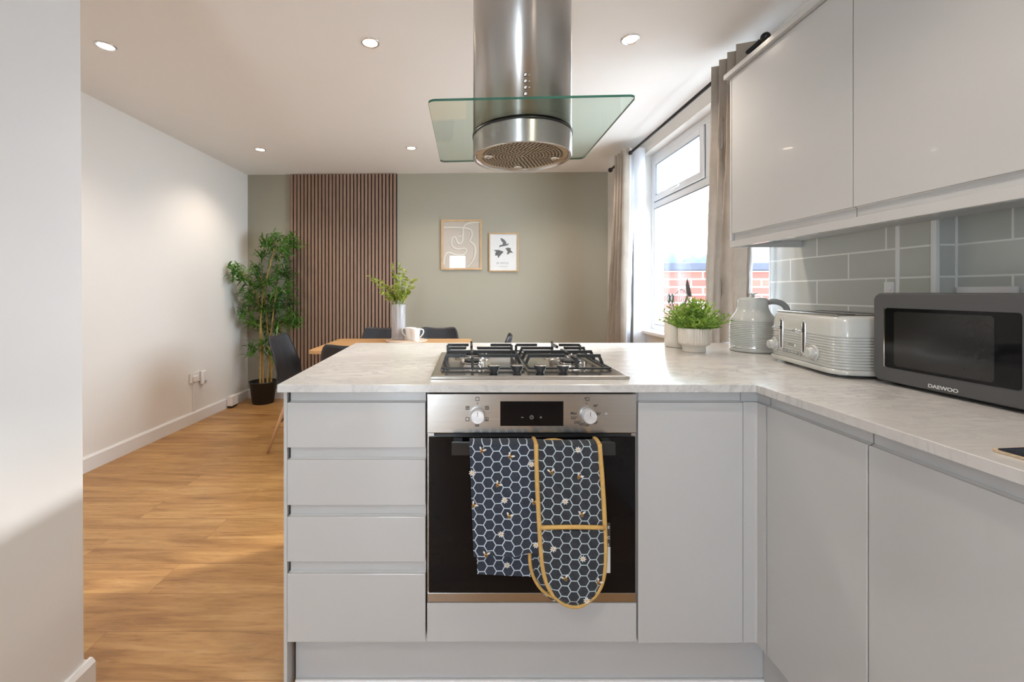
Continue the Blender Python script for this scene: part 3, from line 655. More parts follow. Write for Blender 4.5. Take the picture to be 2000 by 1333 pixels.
# ------------------------------------------------------------------ hob
hb = thing('gas_hob', 'stainless steel four-burner gas hob set into the worktop', 'hob', (0, 0, 0))
HX0, HX1, HY0, HY1 = -0.1106, 0.479, 1.273, 1.785; HZ = ZT+.010
b = MB(); ins = 0.006
pl = [(HX0, HY0), (HX1, HY0), (HX1, HY1), (HX0, HY1)]; p2 = [(HX0+ins, HY0+ins), (HX1-ins, HY0+ins), (HX1-ins, HY1-ins), (HX0+ins, HY1-ins)]; p3 = [(HX0+.022, 1.352), (HX1-.022, 1.352), (HX1-.022, HY1-.015), (HX0+.022, HY1-.015)]
p4 = [(HX0+.028, 1.358), (HX1-.028, 1.358), (HX1-.028, HY1-.021), (HX0+.028, HY1-.021)]
vs = [(x, y, ZT+.0005) for x, y in pl]+[(x, y, HZ-.002) for x, y in pl]+[(x, y, HZ) for x, y in p2]+[(x, y, HZ) for x, y in p3]+[(x, y, HZ-.005) for x, y in p4]
fs = [(0,3,2,1)]
for r in range(4):
    for i in range(4): fs.append((4*r+i, 4*r+(i+1) % 4, 4*r+4+(i+1) % 4, 4*r+4+i))
fs.append((16, 17, 18, 19)); b.add(vs, fs); b.build('hob_plate', M['hobst'], hb, bevel=0.001)
ZH = HZ-.005
for (bx, by, r) in ((0.014, 1.445, .027), (0.014, 1.640, .045), (0.344, 1.445, .034), (0.346, 1.640, .036)):
    bo = MB().lathe([(r+.022, 0), (r+.020, .002), (r+.004, .003), (r+.004, .004), (r*.9, .012), (r*.9, .014), (r+.002, .016), (r+.002, .018), (r*.9, .021), (0, .021)], (bx, by, ZH), 40).build('burner', M['hobst'], hb)
    MB().lathe([(r*.96, 0), (r*1.0, .002), (r*.96, .006), (r*.8, .0075), (0, .0078)], (bx, by, ZH+.021), 40).build('burner_cap', M['iron'], bo)
    MB().tube([(bx+r+.010, by-.012, ZH), (bx+r+.010, by-.012, ZH+.022)], .0022, 8).build('spark_electrode', M['white'], bo)
for kx in (0.0793, 0.1505, 0.2212, 0.2917):
    ko = MB().lathe([(.0125, 0), (.0125, .004), (.0135, .008), (.0165, .010), (.0188, .021), (.0190, .0235), (.0175, .0240)], (kx, 1.320, HZ), 32).build('burner_knob', M['knobbk'], hb)
    MB().lathe([(.0172, 0), (.0168, .0007), (0, .0009)], (kx, 1.320, HZ+.0238), 32).build('knob_face', M['steel'], ko)
GT = HZ+.040                                  # top of pan supports
def grate(x0, x1, name):
    b = MB(); y0, y1, h = 1.362, 1.768, 0.0045; zb = HZ+.001
    def bar(p, q, w=.0046, hh=.0052):
        p, q = Vector(p), Vector(q); d = (q-p); L = d.length; d.normalize()
        s = d.cross(Vector((0,0,1)));
        s = Vector((1,0,0)) if s.length < .1 else s.normalized(); u = s.cross(d).normalized()
        vs = [e+s*w*i+u*hh*j for e in (p, q) for i, j in ((-1,-1), (1,-1), (1,1), (-1,1))]
        b.add(vs, [(0,1,2,3), (7,6,5,4), (0,4,5,1), (1,5,6,2), (2,6,7,3), (3,7,4,0)])
    zz = zb+.006
    for p, q in (((x0, y0, zz), (x1, y0, zz)), ((x0, y1, zz), (x1, y1, zz)), ((x0, y0, zz), (x0, y1, zz)), ((x1, y0, zz), (x1, y1, zz))): bar(p, q, .003, .003)
    xc = 0.014 if x0 < .1 else 0.345; T = GT-.005
    for by in (1.445, 1.640):
        for xs, sg in ((x0, 1), (x1, -1)):
            bar((xs, by, zz), (xs+sg*.012, by, T), .0045, .0045); bar((xs+sg*.007, by, T), (xc-sg*.022, by, T)); bar((xc-sg*.030, by, T), (xc-sg*.020, by, T+.003), .0035, .004)
    bar((xc, y0, zz), (xc, y0+.012, T)); bar((xc, y0+.007, T), (xc, 1.445-.02, T))
    bar((xc, y1, zz), (xc, y1-.012, T)); bar((xc, y1-.007, T), (xc, 1.640+.025, T+.001)); bar((xc, y1-.006, T), (xc, y1+.004, T+.010), .004, .004)
    bar((x0, 1.5425, zz), (x0+.012, 1.5425, T)); bar((x1, 1.5425, zz), (x1-.012, 1.5425, T)); bar((x0+.008, 1.5425, T), (x1-.008, 1.5425, T)); bar((xc, 1.5425-.05, T), (xc, 1.5425+.045, T))
    for xs in (x0, x1): bar((xs, y0+.004, zz), (xs, y0+.05, T-.002), .004, .004) if False else None
    for xs, sg in ((x0, 1), (x1, -1)):
        bar((xs, y1-.03, zz), (xs, y1-.03, T)); bar((xs, y1-.03, T), (xs+sg*.085, y1-.03, T))
    return b.build('pan_support', M['iron'], hb, bevel=0.001)
grate(-0.082, 0.176, 'l'); grate(0.194, 0.452, 'r')

# ------------------------------------------------------------------ extractor hood
hd = thing('extractor_hood', 'round stainless steel island extractor hood with a square glass shelf, above the hob', 'extractor hood', (0.188, 1.5, 1.62))
R = 0.169; HC = (0, 0, 0); z0 = 1.62
b = MB().lathe([(R, 0.082), (R, CZ-z0-.001)], HC, 96); b.build('chimney', M['steelh'], hd)
b = MB().lathe([(R+.001, -.002), (R+.001, .070)], HC, 96, cap=False).lathe([(R+.001, -.002), (R-.002, -.0045), (R-.006, -.003), (R-.010, .003), (R-.013, .009)], HC, 96, cap=False); b.build('lower_ring', M['steelh'], hd, fix=False)
MB().lathe([(R+.0035, .069), (R+.0035, .075)], HC, 96).build('gasket_ring', M['black'], hd)
def gz(x): return 0.0225*x                    # the shelf hangs a touch out of level
gl = MB(); hx, hy = 0.296, 0.286; rc = 0.022; poly = []
for cx_, cy_, a0 in ((hx-rc, hy-rc, 0), (-hx+rc, hy-rc, 90), (-hx+rc, -hy+rc, 180), (hx-rc, -hy+rc, 270)):
    for i in range(7): a = math.radians(a0+15*i); poly.append((cx_+rc*math.cos(a)-.006, cy_+rc*math.sin(a)))
n_ = len(poly); zt, zb = 0.0825, 0.0755
gl.add([(x, y, zb+gz(x)) for x, y in poly]+[(x, y, zt+gz(x)) for x, y in poly], [tuple(range(n_))[::-1], tuple(range(n_, 2*n_))], 0)
gl.add([(x, y, zb+gz(x)) for x, y in poly]+[(x, y, zt+gz(x)) for x, y in poly], [(i, (i+1) % n_, n_+(i+1) % n_, n_+i) for i in range(n_)], 1)
gl.build('glass_shelf', [M['hoodglass'], M['gedge']], hd)
MB().lathe([(R-.012, .004), (R-.02, .0045), (0, .006)], HC, 72).build('filter', M['filter'], hd)
b = MB(); k = 0
for ri in range(1, 13):
    rr = 0.0112*ri+.002; nn = max(6, int(2*PI*rr/0.0135))
    for i in range(nn):
        a = 2*PI*i/nn; px, py = rr*math.cos(a), rr*math.sin(a)
        if any((px-lx)**2+(py-ly)**2 < .020**2 for lx, ly in ((-.118, .0), (.118, .02), (0, .128))): continue
        w = .0044; ca, sa = math.cos(a), math.sin(a)
        b.add([(px+(u*ca-v*sa)*w, py+(u*sa+v*ca)*w, .0030) for u, v in ((1, .0), (.5, .87), (-.5, .87), (-1, 0), (-.5, -.87), (.5, -.87))], [tuple(range(6))])
tag(b.build('filter_perforations', M['black'], hd), kind='stuff')
for lx, ly in ((-.118, .0), (.118, .02), (0, .128)):
    MB().lathe([(.017, -.0005), (.013, -.003), (.005, -.0025), (0, -.0015)], (lx, ly, .0035), 24).build('hood_lamp', M['chrome'], hd)
for i in range(4):
    z = W(0, (146, 158.5, 171, 183.5)[i], F/(1.5-R))[2]-z0
    bo = MB().lathe([(.0055, -.002), (.0055, .002), (.0048, .003), (0, .003)], (-.010, -R+.0005, z), 20, axis='Y').build('push_button', M['chrome'], hd)
    MB().lathe([(.0068, -.001), (.0068, .0012)], (-.010, -R+.0005, z), 20, axis='Y').build('button_ring', M['black'], bo)
b = MB()
for i in range(3):
    z = W(0, (146, 158.5, 171)[i], F/(1.5-R))[2]-z0; b.box(-.0005, .0035, -R-.0006, -R+.002, z-.002, z+.002)
    b.build('printed_symbol', M['inkg'], hd); b = MB()

# ------------------------------------------------------------------ downlights
def downlight(x, y, label, first=[None]):
    if first[0] is None:
        t = thing('downlight', label, 'ceiling light', (x, y, CZ), 'recessed ceiling downlights'); first[0] = t
        MB().lathe([(.047, -.0005), (.047, -.003), (.040, -.006), (.036, -.002), (.036, -.0005)], n=40).build('rim', M['chrome'], t)
        MB().lathe([(.0355, -.0025), (.03, -.004), (0, -.0045)], n=32).build('lens', M['lamp'], t)
        l = bpy.data.lights.new('downlight_lamp', 'SPOT'); l.energy = 22; l.color = (1, 0.87, 0.74); l.spot_size = 2.3; l.spot_blend = 0.8; l.shadow_soft_size = 0.04
        lo = bpy.data.objects.new('downlight_lamp', l); C.objects.link(lo); lo.parent = t; lo.location = (0, 0, -.03)
    else:
        t = dup(first[0], (x, y, CZ), 0, label)
    return t
downlight(-1.87, 2.22, 'leftmost recessed downlight of the near row, beside the left wall')
downlight(-0.498, 2.19, 'recessed downlight of the near row, left of the extractor hood')
downlight(0.815, 2.16, 'recessed downlight of the near row, between the extractor hood and the window')
downlight(-1.85, 3.83, 'small far recessed downlight above the bamboo plant')
downlight(-0.50, 3.79, 'small far recessed downlight above the dining table')
downlight(0.85, 3.76, 'far recessed downlight behind the extractor hood, nearest the far curtain')
downlight(-0.50, -0.55, 'recessed downlight over the kitchen floor, outside the picture on the left')
downlight(0.45, 0.62, 'recessed downlight over the kitchen, outside the picture on the right')

# ------------------------------------------------------------------ slatted panel, pictures
sp = thing('slatted_wall_panel', 'tall walnut slatted panel with black gaps on the green back wall', 'wall panel', (-1.912, yb(-1.912), 0), rz=math.atan(-0.0318))
MB().box(0, 1.153, -.010, -.001, 0.003, CZ-.004).build('backing', M['felt'], sp)
b = MB(); p_ = 1.153/30
for i in range(30): b.box(i*p_+.004, i*p_+.0295, -.030, -.010, 0.003, CZ-.004)
b.box(0, .002, -.030, -.010, 0.003, CZ-.004)
b.build('slats', M['slatw'], sp, bevel=0.001)
def picture(x0, x1, zb_, zt_, name, label, fw, paper):
    xc = (x0+x1)/2; w = (x1-x0)/2; zc = (zb_+zt_)/2; h = (zt_-zb_)/2
    t = thing(name, label, 'picture', (xc, yb(xc)-.001, zc), rz=math.atan(-0.0318))
    b = MB(); b.box(-w, w, -.022, 0, h-fw, h); b.box(-w, w, -.022, 0, -h, -h+fw); b.box(-w, -w+fw, -.022, 0, -h+fw, h-fw); b.box(w-fw, w, -.022, 0, -h+fw, h-fw)
    b.build('frame', M['frame'], t, bevel=0.0015)
    p = MB().box(-w+fw, w-fw, -.010, -.004, -h+fw, h-fw).build('print', paper, t)
    MB().box(-w+fw, w-fw, -.015, -.0135, -h+fw, h-fw).build('glass', M['picglass'], t)
    return t, p, w-fw, h-fw
t, p, w, h = picture(-0.284, 0.1475, 1.388, 1.922, 'picture_frame', 'large oak-framed print of looping cream lines on taupe, left of the bird print', .020, M['paperb'])
def pp(x, y): return ((x-545)/304*w*1.0, -.0115, -(y-615)/388*h)     # from the close-up of the print
b = MB()
for L in ([(245, 330), (380, 320), (500, 325), (620, 335), (700, 360), (725, 420), (710, 500), (675, 560), (720, 580), (765, 640), (775, 740), (750, 850), (700, 930), (640, 990)],
          [(850, 235), (720, 240), (620, 265), (570, 320), (570, 450), (560, 560), (520, 600), (480, 590), (460, 530), (440, 480), (400, 480), (375, 540), (375, 620), (430, 680), (520, 690), (600, 670), (640, 710), (610, 770), (520, 795), (430, 780), (370, 745), (300, 745), (260, 810), (245, 950)]):
    b.tube(smooth([pp(*q) for q in L], 2), .0115, 8, flat=.12, up=(0, 1, 0))
b.build('printed_line', M['line'], p)
t, p, w, h = picture(0.224, 0.535, 1.3686, 1.779, 'picture_frame', 'small oak-framed print of three dark birds on white, nearest the window', .013, M['paperw'])
def pq(x, y): return ((x-1275)/230*w, -.0115, -(y-745)/315*h)
b = MB()
def shape(pts): b.add([pq(*q) for q in pts], [tuple(range(len(pts)))])
shape([(1218, 500), (1245, 500), (1290, 530), (1320, 570), (1320, 605), (1370, 590), (1345, 625), (1275, 640), (1230, 645), (1200, 665), (1205, 625), (1255, 610), (1265, 580), (1235, 550)])
shape([(1105, 705), (1190, 705), (1275, 735), (1225, 790), (1180, 850), (1170, 800), (1130, 805), (1130, 755), (1150, 740)])
shape([(1300, 680), (1345, 665), (1400, 675), (1390, 700), (1438, 760), (1385, 750), (1350, 785), (1325, 770), (1345, 745), (1335, 715)])
b.build('printed_birds', mat('bird_print', (0.13, 0.13, 0.13), 0.5, nz=0.05), p)
b2 = text('BE GENTLE', 0.026, M['inkg'], p, Matrix.Translation(pq(1255, 935)) @ MF, 'printed_words'); text('with yourself', 0.016, M['inkg'], p, Matrix.Translation(pq(1265, 990)) @ MF, 'printed_words')

# ------------------------------------------------------------------ dining table, chairs
tb = thing('dining_table', 'light oak dining table with rounded corners behind the peninsula', 'table', (-0.535, 3.315, 0))
poly = []; hx, hy, rc = .565, .385, .05
for cx_, cy_, a0 in ((hx-rc, hy-rc, 0), (-hx+rc, hy-rc, 90), (-hx+rc, -hy+rc, 180), (hx-rc, -hy+rc, 270)):
    for i in range(7): a = math.radians(a0+15*i); poly.append((cx_+rc*math.cos(a), cy_+rc*math.sin(a)))
MB().prism(poly, .726, .750).build('tabletop', M['tablew'], tb, bevel=0.003)
MB().box(-.46, .46, -.28, -.26, .65, .7255).box(-.46, .46, .26, .28, .65, .7255).box(-.46, -.44, -.26, .26, .65, .7255).box(.44, .46, -.26, .26, .65, .7255).build('apron', M['tablew'], tb)
for sx in (-1, 1):
    for sy in (-1, 1): MB().tube([(sx*.49, sy*.31, 0), (sx*.43, sy*.25, .7255)], [.014, .024], 14).build('leg', M['legw'], tb)
ch = thing('dining_chair', 'black moulded dining chair with pale wooden legs at the left end of the table', 'chair', (-1.215, 3.29, 0), 'black moulded dining chairs', rz=-PI/2)
def shell(u, v):                               # v: 0 seat front .. 1 top of back ; u: side to side; chair faces +Y
    prof = [(0.21, .43), (0.19, .455), (0.10, .452), (0.0, .445), (-.10, .450), (-.165, .475), (-.195, .54), (-.215, .62), (-.238, .71), (-.265, .815)]
    t = v*(len(prof)-1); i = min(int(t), len(prof)-2); f_ = t-i
    def cr(k): 
        p0, p1, p2_, p3_ = (prof[max(0, min(len(prof)-1, i+j))][k] for j in (-1, 0, 1, 2))
        return .5*((2*p1)+(-p0+p2_)*f_+(2*p0-5*p1+4*p2_-p3_)*f_*f_+(-p0+3*p1-3*p2_+p3_)*f_**3)
    y, z = cr(0), cr(1); s = 2*u-1
    wd_ = .225 if v < .55 else .225-.055*((v-.55)/.45)**1.5
    wd_ *= 1-.10*max(0, (.12-v)/.12)
    if v > .93: wd_ *= 1-.10*((v-.93)/.07)**2
    cup = abs(s)**2.6
    bk = min(1, max(0, (v-.45)/.25))
    z += cup*.045*(1-bk)*min(1, v*5); y += cup*.055*bk*(1-.5*max(0, (v-.8)/.2))
    z += .018*(s*s)*max(0, (v-.85)/.15)-.010*(abs(s)**8)*max(0, (v-.9)/.1)
    return (s*wd_, y, z)
o = MB().grid(shell, 24, 36).build('seat_shell', M['shell'], ch, fix=False)
m_ = o.modifiers.new('thick', 'SOLIDIFY'); m_.thickness = .009; m_.offset = 0
MB().grid(lambda u, v: (lambda q: (q[0]*.86, q[1], q[2]+.008+.022*(math.sin(PI*u)*math.sin(PI*v))**.35))(shell(u, .04+.42*v)), 16, 16).build('seat_cushion', M['cush'], ch, fix=False)
for sx in (-1, 1):
    for sy in (-1, 1): MB().tube([(sx*.225, sy*.215, 0), (sx*.10, sy*.09, .435)], [.0095, .017], 12).build('leg', M['legw'], ch)
b = MB()
for p_, q in (((-.10, -.09, .43), (.10, .09, .43)), ((-.10, .09, .43), (.10, -.09, .43)), ((-.175, -.165, .18), (0, 0, .40)), ((.175, -.165, .18), (0, 0, .40)), ((-.175, .165, .18), (0, 0, .40)), ((.175, .165, .18), (0, 0, .40))): b.tube([p_, q], .004, 8)
b.build('wire_brace', M['rodm'], ch)
dup(ch, (-0.76, 2.93, 0), 0.10, 'black moulded dining chair on the near side of the table, its back to the peninsula')
dup(ch, (-0.80, 3.76, 0), PI-.04, 'black moulded dining chair on the far side of the table behind the vase')
dup(ch, (-0.275, 3.76, 0), PI, 'black moulded dining chair on the far side of the table behind the white mugs')
dup(ch, (0.075, 3.32, 0), PI/2-.12, 'black moulded dining chair at the right end of the table, seen edge-on')

# ------------------------------------------------------------------ things on the table
bd = MB().lathe([(.165, 0), (.170, .003), (.170, .009), (.165, .012), (0, .012)], n=48).build('round_board', M['board']); at(bd, (-.50, 3.50, .7505)); tag(bd, 'pinkish round serving board under the vase and mugs on the dining table', 'serving board')
vz = .7628
vs_ = thing('vase', 'tall ribbed clear glass vase on the dining table holding leafy sprigs', 'vase', (-.575, 3.55, vz))
MB().lathe([(.055, 0), (.058, .004), (.0565, .02), (.058, .15), (.061, .285), (.0595, .288), (.0555, .15), (.053, .02), (0, .018)], n=48, rfn=lambda a, h: 1+.018*math.cos(16*a)).build('glass', M['vaseglass'], vs_)
MB().lathe([(.050, .019), (.0515, .10), (.052, .17), (0, .17)], n=32).build('water', M['vasew'] if False else M['vaseglass'], vs_)
sg = thing('leafy_sprigs', 'yellow-green leafy sprigs standing in the glass vase', 'plant', (-.575, 3.55, vz))
b = MB(); lf = MB(); rnd = random.Random(3)
tips = [(-51, 512-512), ] if False else [(726, 541), (740, 548), (765, 517), (770, 540), (783, 520), (789, 530), (812, 547), (806, 560), (755, 560), (795, 545), (760, 575), (785, 570), (775, 560), (801, 572), (750, 572)]
for tx, ty in tips:
    K = F/3.55; end = Vector(((tx-CX)/K+.575, rnd.uniform(-.10, .10), CH-(ty-CY)/K-vz)); st = Vector((rnd.uniform(-.03, .03), rnd.uniform(-.03, .03), .02))
    mid = Vector((end.x*.3, end.y*.3, .30)); pts = [st.lerp(mid, t/5) for t in range(6)]+[mid*(1-t)**2+Vector((end.x*.55, end.y*.55, (end.z+.3)/2+.03))*2*t*(1-t)+end*t*t for t in [i/8 for i in range(1, 9)]]
    b.tube(pts, [.0022]*6+[.0018-.00012*i for i in range(8)], 6)
    for i in range(6, 14):
        for k in range(6):
            a = rnd.uniform(0, 2*PI); d = Vector((math.cos(a), math.sin(a), rnd.uniform(-.1, .9)))
            lf.leaf(pts[i]+Vector((rnd.uniform(-.01, .01), 0, rnd.uniform(-.01, .01))), d, rnd.uniform(.022, .036), rnd.uniform(.012, .019), .2, 0, Vector((rnd.uniform(-1, 1), rnd.uniform(-1, 1), .6)))
b.build('stems', M['stem'], sg); lf.build('leaves', M['sprig'], sg, fix=False)
def mug(loc, rz, label):
    t = thing('mug', label, 'mug', loc, 'white mugs on the round board', rz)
    MB().lathe([(.030, 0), (.032, .003), (.034, .02), (.040, .07), (.0435, .098), (.0425, .100), (.039, .070), (.032, .02), (.029, .006), (0, .005)], n=40).build('cup', M['white'], t)
    MB().tube([(.040, 0, .088), (.052, 0, .094), (.066, 0, .088), (.070, 0, .072), (.062, 0, .052), (.048, 0, .036), (.036, 0, .026)], .0045, 10, flat=1.4).build('handle', M['white'], t)
mug((-.420, 3.42, vz+.0002), -.2, 'white mug with its handle to the right, in front on the round board'); mug((-.468, 3.505, vz+.0002), PI+.2, 'white mug with its handle to the left, behind the other one')

# ------------------------------------------------------------------ bamboo plant
bp = thing('potted_bamboo', 'tall artificial bamboo plant in a black pot in the back left corner', 'plant', (-2.128, 4.47, 0))
MB().lathe([(.098, 0), (.103, .004), (.130, .215), (.137, .218), (.137, .228), (.128, .228), (.122, .19), (.120, .188)], n=48).build('pot', M['pot'], bp)
MB().lathe([(.121, .185), (0, .195)], n=32).build('soil', M['soil'], bp)
cl = [(539, 462, .02), (528, 480, -.05), (560, 470, .04), (552, 490, -.06), (572, 474, 0), (520, 474, .03), (545, 505, .05), (458, 524, -.20), (468, 538, -.18), (480, 548, -.14), (500, 528, .0), (512, 545, .05), (539, 528, -.02), (555, 535, .06), (530, 550, -.06), (545, 571, -.1), (560, 562, .02), (530, 585, .06), (484, 575, -.10), (478, 607, -.12), (497, 590, .03), (510, 605, -.02), (521, 615, .06), (540, 600, .0), (552, 626, -.04), (569, 612, .03), (540, 640, .05), (497, 630, -.04), (515, 640, .08), (521, 668, -.05), (495, 683, -.06), (530, 690, -.04), (508, 560, -.08), (562, 590, .05), (572, 630, -.03), (515, 500, 0)]
canes = [[(508, 745), (509, 690), (508, 640), (512, 580), (525, 530), (540, 470)], [(514, 745), (513, 690), (509, 620), (500, 560), (470, 530)], [(522, 744), (525, 690), (533, 620), (540, 560), (550, 480)], [(530, 744), (529, 700), (523, 650), (520, 600), (510, 540)], [(526, 742), (536, 690), (548, 640), (565, 615)]]
b = MB()
for ci, c_ in enumerate(canes):
    pts = []
    for i, (x, y) in enumerate(c_): K = F/(4.47+(-.03+.02*ci)*(1 if i else 1)); p = W(x, y, K)-Vector((-2.128, 4.47, 0)); pts.append(p)
    pts[0].z = .19; pts = smooth(pts, 2); b.tube(pts, [max(.004, .0115*(1-.55*i/len(pts))) for i in range(len(pts))], 8)
    for i in range(3, len(pts)-1, 4): b.sphere(pts[i], .0125*(1-.5*i/len(pts)), 8, sc=(1, 1, .4))
b.build('canes', M['stalk'], bp)
lf = MB(); tw_ = MB(); rnd = random.Random(11)
for x, y, dy in cl:
    Y = 4.47+dy; c0 = W(x, y, F/Y)-Vector((-2.128, 4.47, 0)); core = Vector((0, 0, c0.z-.06))
    bx_ = c0.lerp(Vector(((c0.x)*.35+(-.02), c0.y*.3, c0.z-.10)), 1.0); tw_.tube([bx_, (bx_+c0)/2+Vector((0, 0, .01)), c0], .0025, 6)
    od = (c0-Vector((0, 0, c0.z-.05))); od.normalize()
    for k in range(44):
        d = Vector((rnd.gauss(0, 1), rnd.gauss(0, 1), rnd.gauss(.25, .75)))+od*.7; d.normalize()
        p0 = c0+Vector((rnd.gauss(0, .03), rnd.gauss(0, .03), rnd.gauss(0, .03))); L = rnd.uniform(.07, .135)
        e = p0+d*L
        if e.x+(-2.128) < -2.375 or e.y+4.47 > 4.62: d = Vector((abs(d.x), -abs(d.y), d.z))
        if (p0+d*L).x-2.128 < -2.385: continue
        lf.leaf(p0, d, L, rnd.uniform(.012, .019), rnd.uniform(.0, .6), 0, Vector((rnd.uniform(-.6, .6), rnd.uniform(-.6, .6), 1)), 4)
tw_.build('twigs', M['stem'], bp); lf.build('foliage', M['bamboo'], bp, fix=False)

# ------------------------------------------------------------------ left wall fittings
XL = lambda y: -2.39-(4.667-y)*0.03
sk = thing('wall_socket', 'white double wall socket low on the left wall with something plugged in', 'socket', (XL(3.83), 3.83, .40))
MB().box(.0005, .012, -.105, .045, -.045, .045).build('face_plate', M['plast'], sk, bevel=0.003)
pg = thing('plug', 'white plug in the left half of the low double socket', 'plug', (XL(3.80)+.013, 3.775, .39)); MB().box(0, .028, -.022, .022, -.026, .026).build('plug_body', M['plast'], pg, bevel=0.006)
pd = thing('plug_in_freshener', 'white plug-in air freshener hanging from the right half of the low socket', 'air freshener', (XL(3.88)+.013, 3.88, .38))
MB().box(0, .03, -.03, .028, -.06, .065).build('casing', M['plast'], pd, bevel=0.010); MB().sphere((.036, .0, -.03), .012, 12, sc=(.6, 1, 1)).build('vent', M['inkg'], pd)
o = MB().box(0, .010, -.018, .018, 0.101, .353).build('cable_trunking', M['plast'], bevel=0.002); at(o, (XL(3.79)+.001, 3.79, 0)); o.rotation_euler = (0,0,-.03); tag(o, 'thin white cable trunking below the low socket on the left wall', 'trunking')
o = thing('junction_box', 'small white box on the left skirting board beside the bamboo pot', 'junction box', (XL(4.33)+.019, 4.30, 0)); MB().box(0, .055, -.055, .055, .022, .118).build('case', M['plast'], o, bevel=0.006)
MB().box(.004, .050, -.05, .05, .008, .022).build('foot', M['black'], o)

# ------------------------------------------------------------------ curtain rail and curtains
RX, RZ = 1.335, 2.295
rl = thing('curtain_rail', 'black metal curtain pole with ball ends above the window', 'curtain pole', (RX, 3.0, RZ))
MB().tube([(0, 1.95-3, 0), (0, 4.01-3, 0)], .0105, 16).build('pole', M['rodm'], rl)
for yy, s in ((1.93-3, -1), (4.03-3, 1)): MB().sphere((0, yy, 0), .021, 20).build('finial', M['rodm'], rl)
MB().sphere((0, .53, 0), .018, 16).build('end_stop', M['rodm'], rl)
for yy in (1.985-3, 3.70-3):
    MB().tube([(0, yy, -.012), (.06, yy, -.014), (XR-RX-.006, yy, -.014)], .006, 10).tube([(XR-RX-.008, yy, -.014), (XR-RX-.0005, yy, -.014)], .024, 20).build('bracket', M['rodm'], rl)
def curtain(name, label, y0, y1, folds, yb0, yb1, zfn, amp, lin_side, phase=0.0, ampb=None, seed=1):
    t = thing(name, label, 'curtain', (RX, (y0+y1)/2, RZ), 'taupe lined curtains at the window'); yc = (y0+y1)/2
    zt = .047; rn = random.Random(seed); jit = [rn.uniform(-.35, .35) for _ in range(folds*2+4)]
    def f(u, v, off=0.0):
        ww = 1-math.cos(min(1, v*1.2)*PI); k = .5*ww
        y = (y0+(y1-y0)*u)*(1-k)+(yb0+(yb1-yb0)*u)*k-yc
        a = amp*(1-k)+(ampb or amp)*k
        ph = 2*PI*folds*u+phase+.5*k*jit[int(u*folds)]
        x = a*math.sin(ph)+a*.25*math.sin(2.3*ph+3*v+1)*k
        y += .004*math.sin(2*ph)
        zb_ = zfn(y+yc)-RZ; z = zt+(zb_-zt)*v
        x += .004*noise.noise(Vector((u*9, v*14, seed)))*3*k
        return (x+off, y, z)
    n = folds*14
    MB().grid(lambda u, v: f(u, v), n, 46).build('fabric', M['curt'], t, fix=False)
    a, c = lin_side
    MB().grid(lambda u, v: f(a+(c-a)*u, v, .014), n, 46).build('lining', M['lining'], t, fix=False)
    b = MB()
    for i in range(folds*2):
        u = (i+.5*(1-phase/PI*0))/(folds*2)
    return t
cf = curtain('curtain', 'taupe lined curtain at the far end of the window beside the green wall', 3.81, 3.55, 4, 4.12, 3.62, lambda y: .03, .052, (0, 1.0), ampb=.042, seed=2)
# free edge of the far curtain: white lining turning back towards the glass
b = MB(); b.grid(lambda u, v: (.035+.09*u-.012*math.sin(PI*u)*(.4+v), -.19-.045*u*(1-u)*4*.6+.03*v*(1-u)-.035*u*v+.012*math.sin(v*9+u*4)*v, .04+(-2.27-.04)*v), 10, 40)
_le = b.build('lining_edge', M['lining'], cf, fix=False); _le.location = (0, .055, 0)
curtain('curtain', 'taupe lined curtain at the near end of the window beside the wall units', 2.02, 2.30, 4, 2.07, 2.42, lambda y: ZT+.003 if y < 2.215 else .03, .048, (0, 1), .6, ampb=.030, seed=5)

# ------------------------------------------------------------------ garden outside
struct(MB().box(XO+.001, 9, -6, 12, -.15, -.05).build('ground', M['outg']))
gw = thing('garden_wall', 'low red brick garden wall with dark coping outside the window', 'garden wall', (0, 0, 0))
MB().box(XO+.02, 6.5, 4.12, 4.34, -.05, 1.356).build('brickwork', M['brick'], gw)
MB().box(XO+.02, 6.5, 4.09, 4.37, 1.357, 1.435).build('coping', M['coping'], gw, bevel=0.01)
b = MB(); rnd = random.Random(5)
for i in range(16): b.sphere((2.3+i*.22+rnd.uniform(-.05, .05), 6.0+rnd.uniform(-.2, .2), 1.35+rnd.uniform(-.05, .15)), .32, 12, sc=(1, .8, .9))
b.box(2.1, 5.8, 5.9, 6.1, -.05, 1.4)
tag(b.build('hedge', M['hedge']), 'blurred pale green hedge beyond the garden wall', 'hedge')

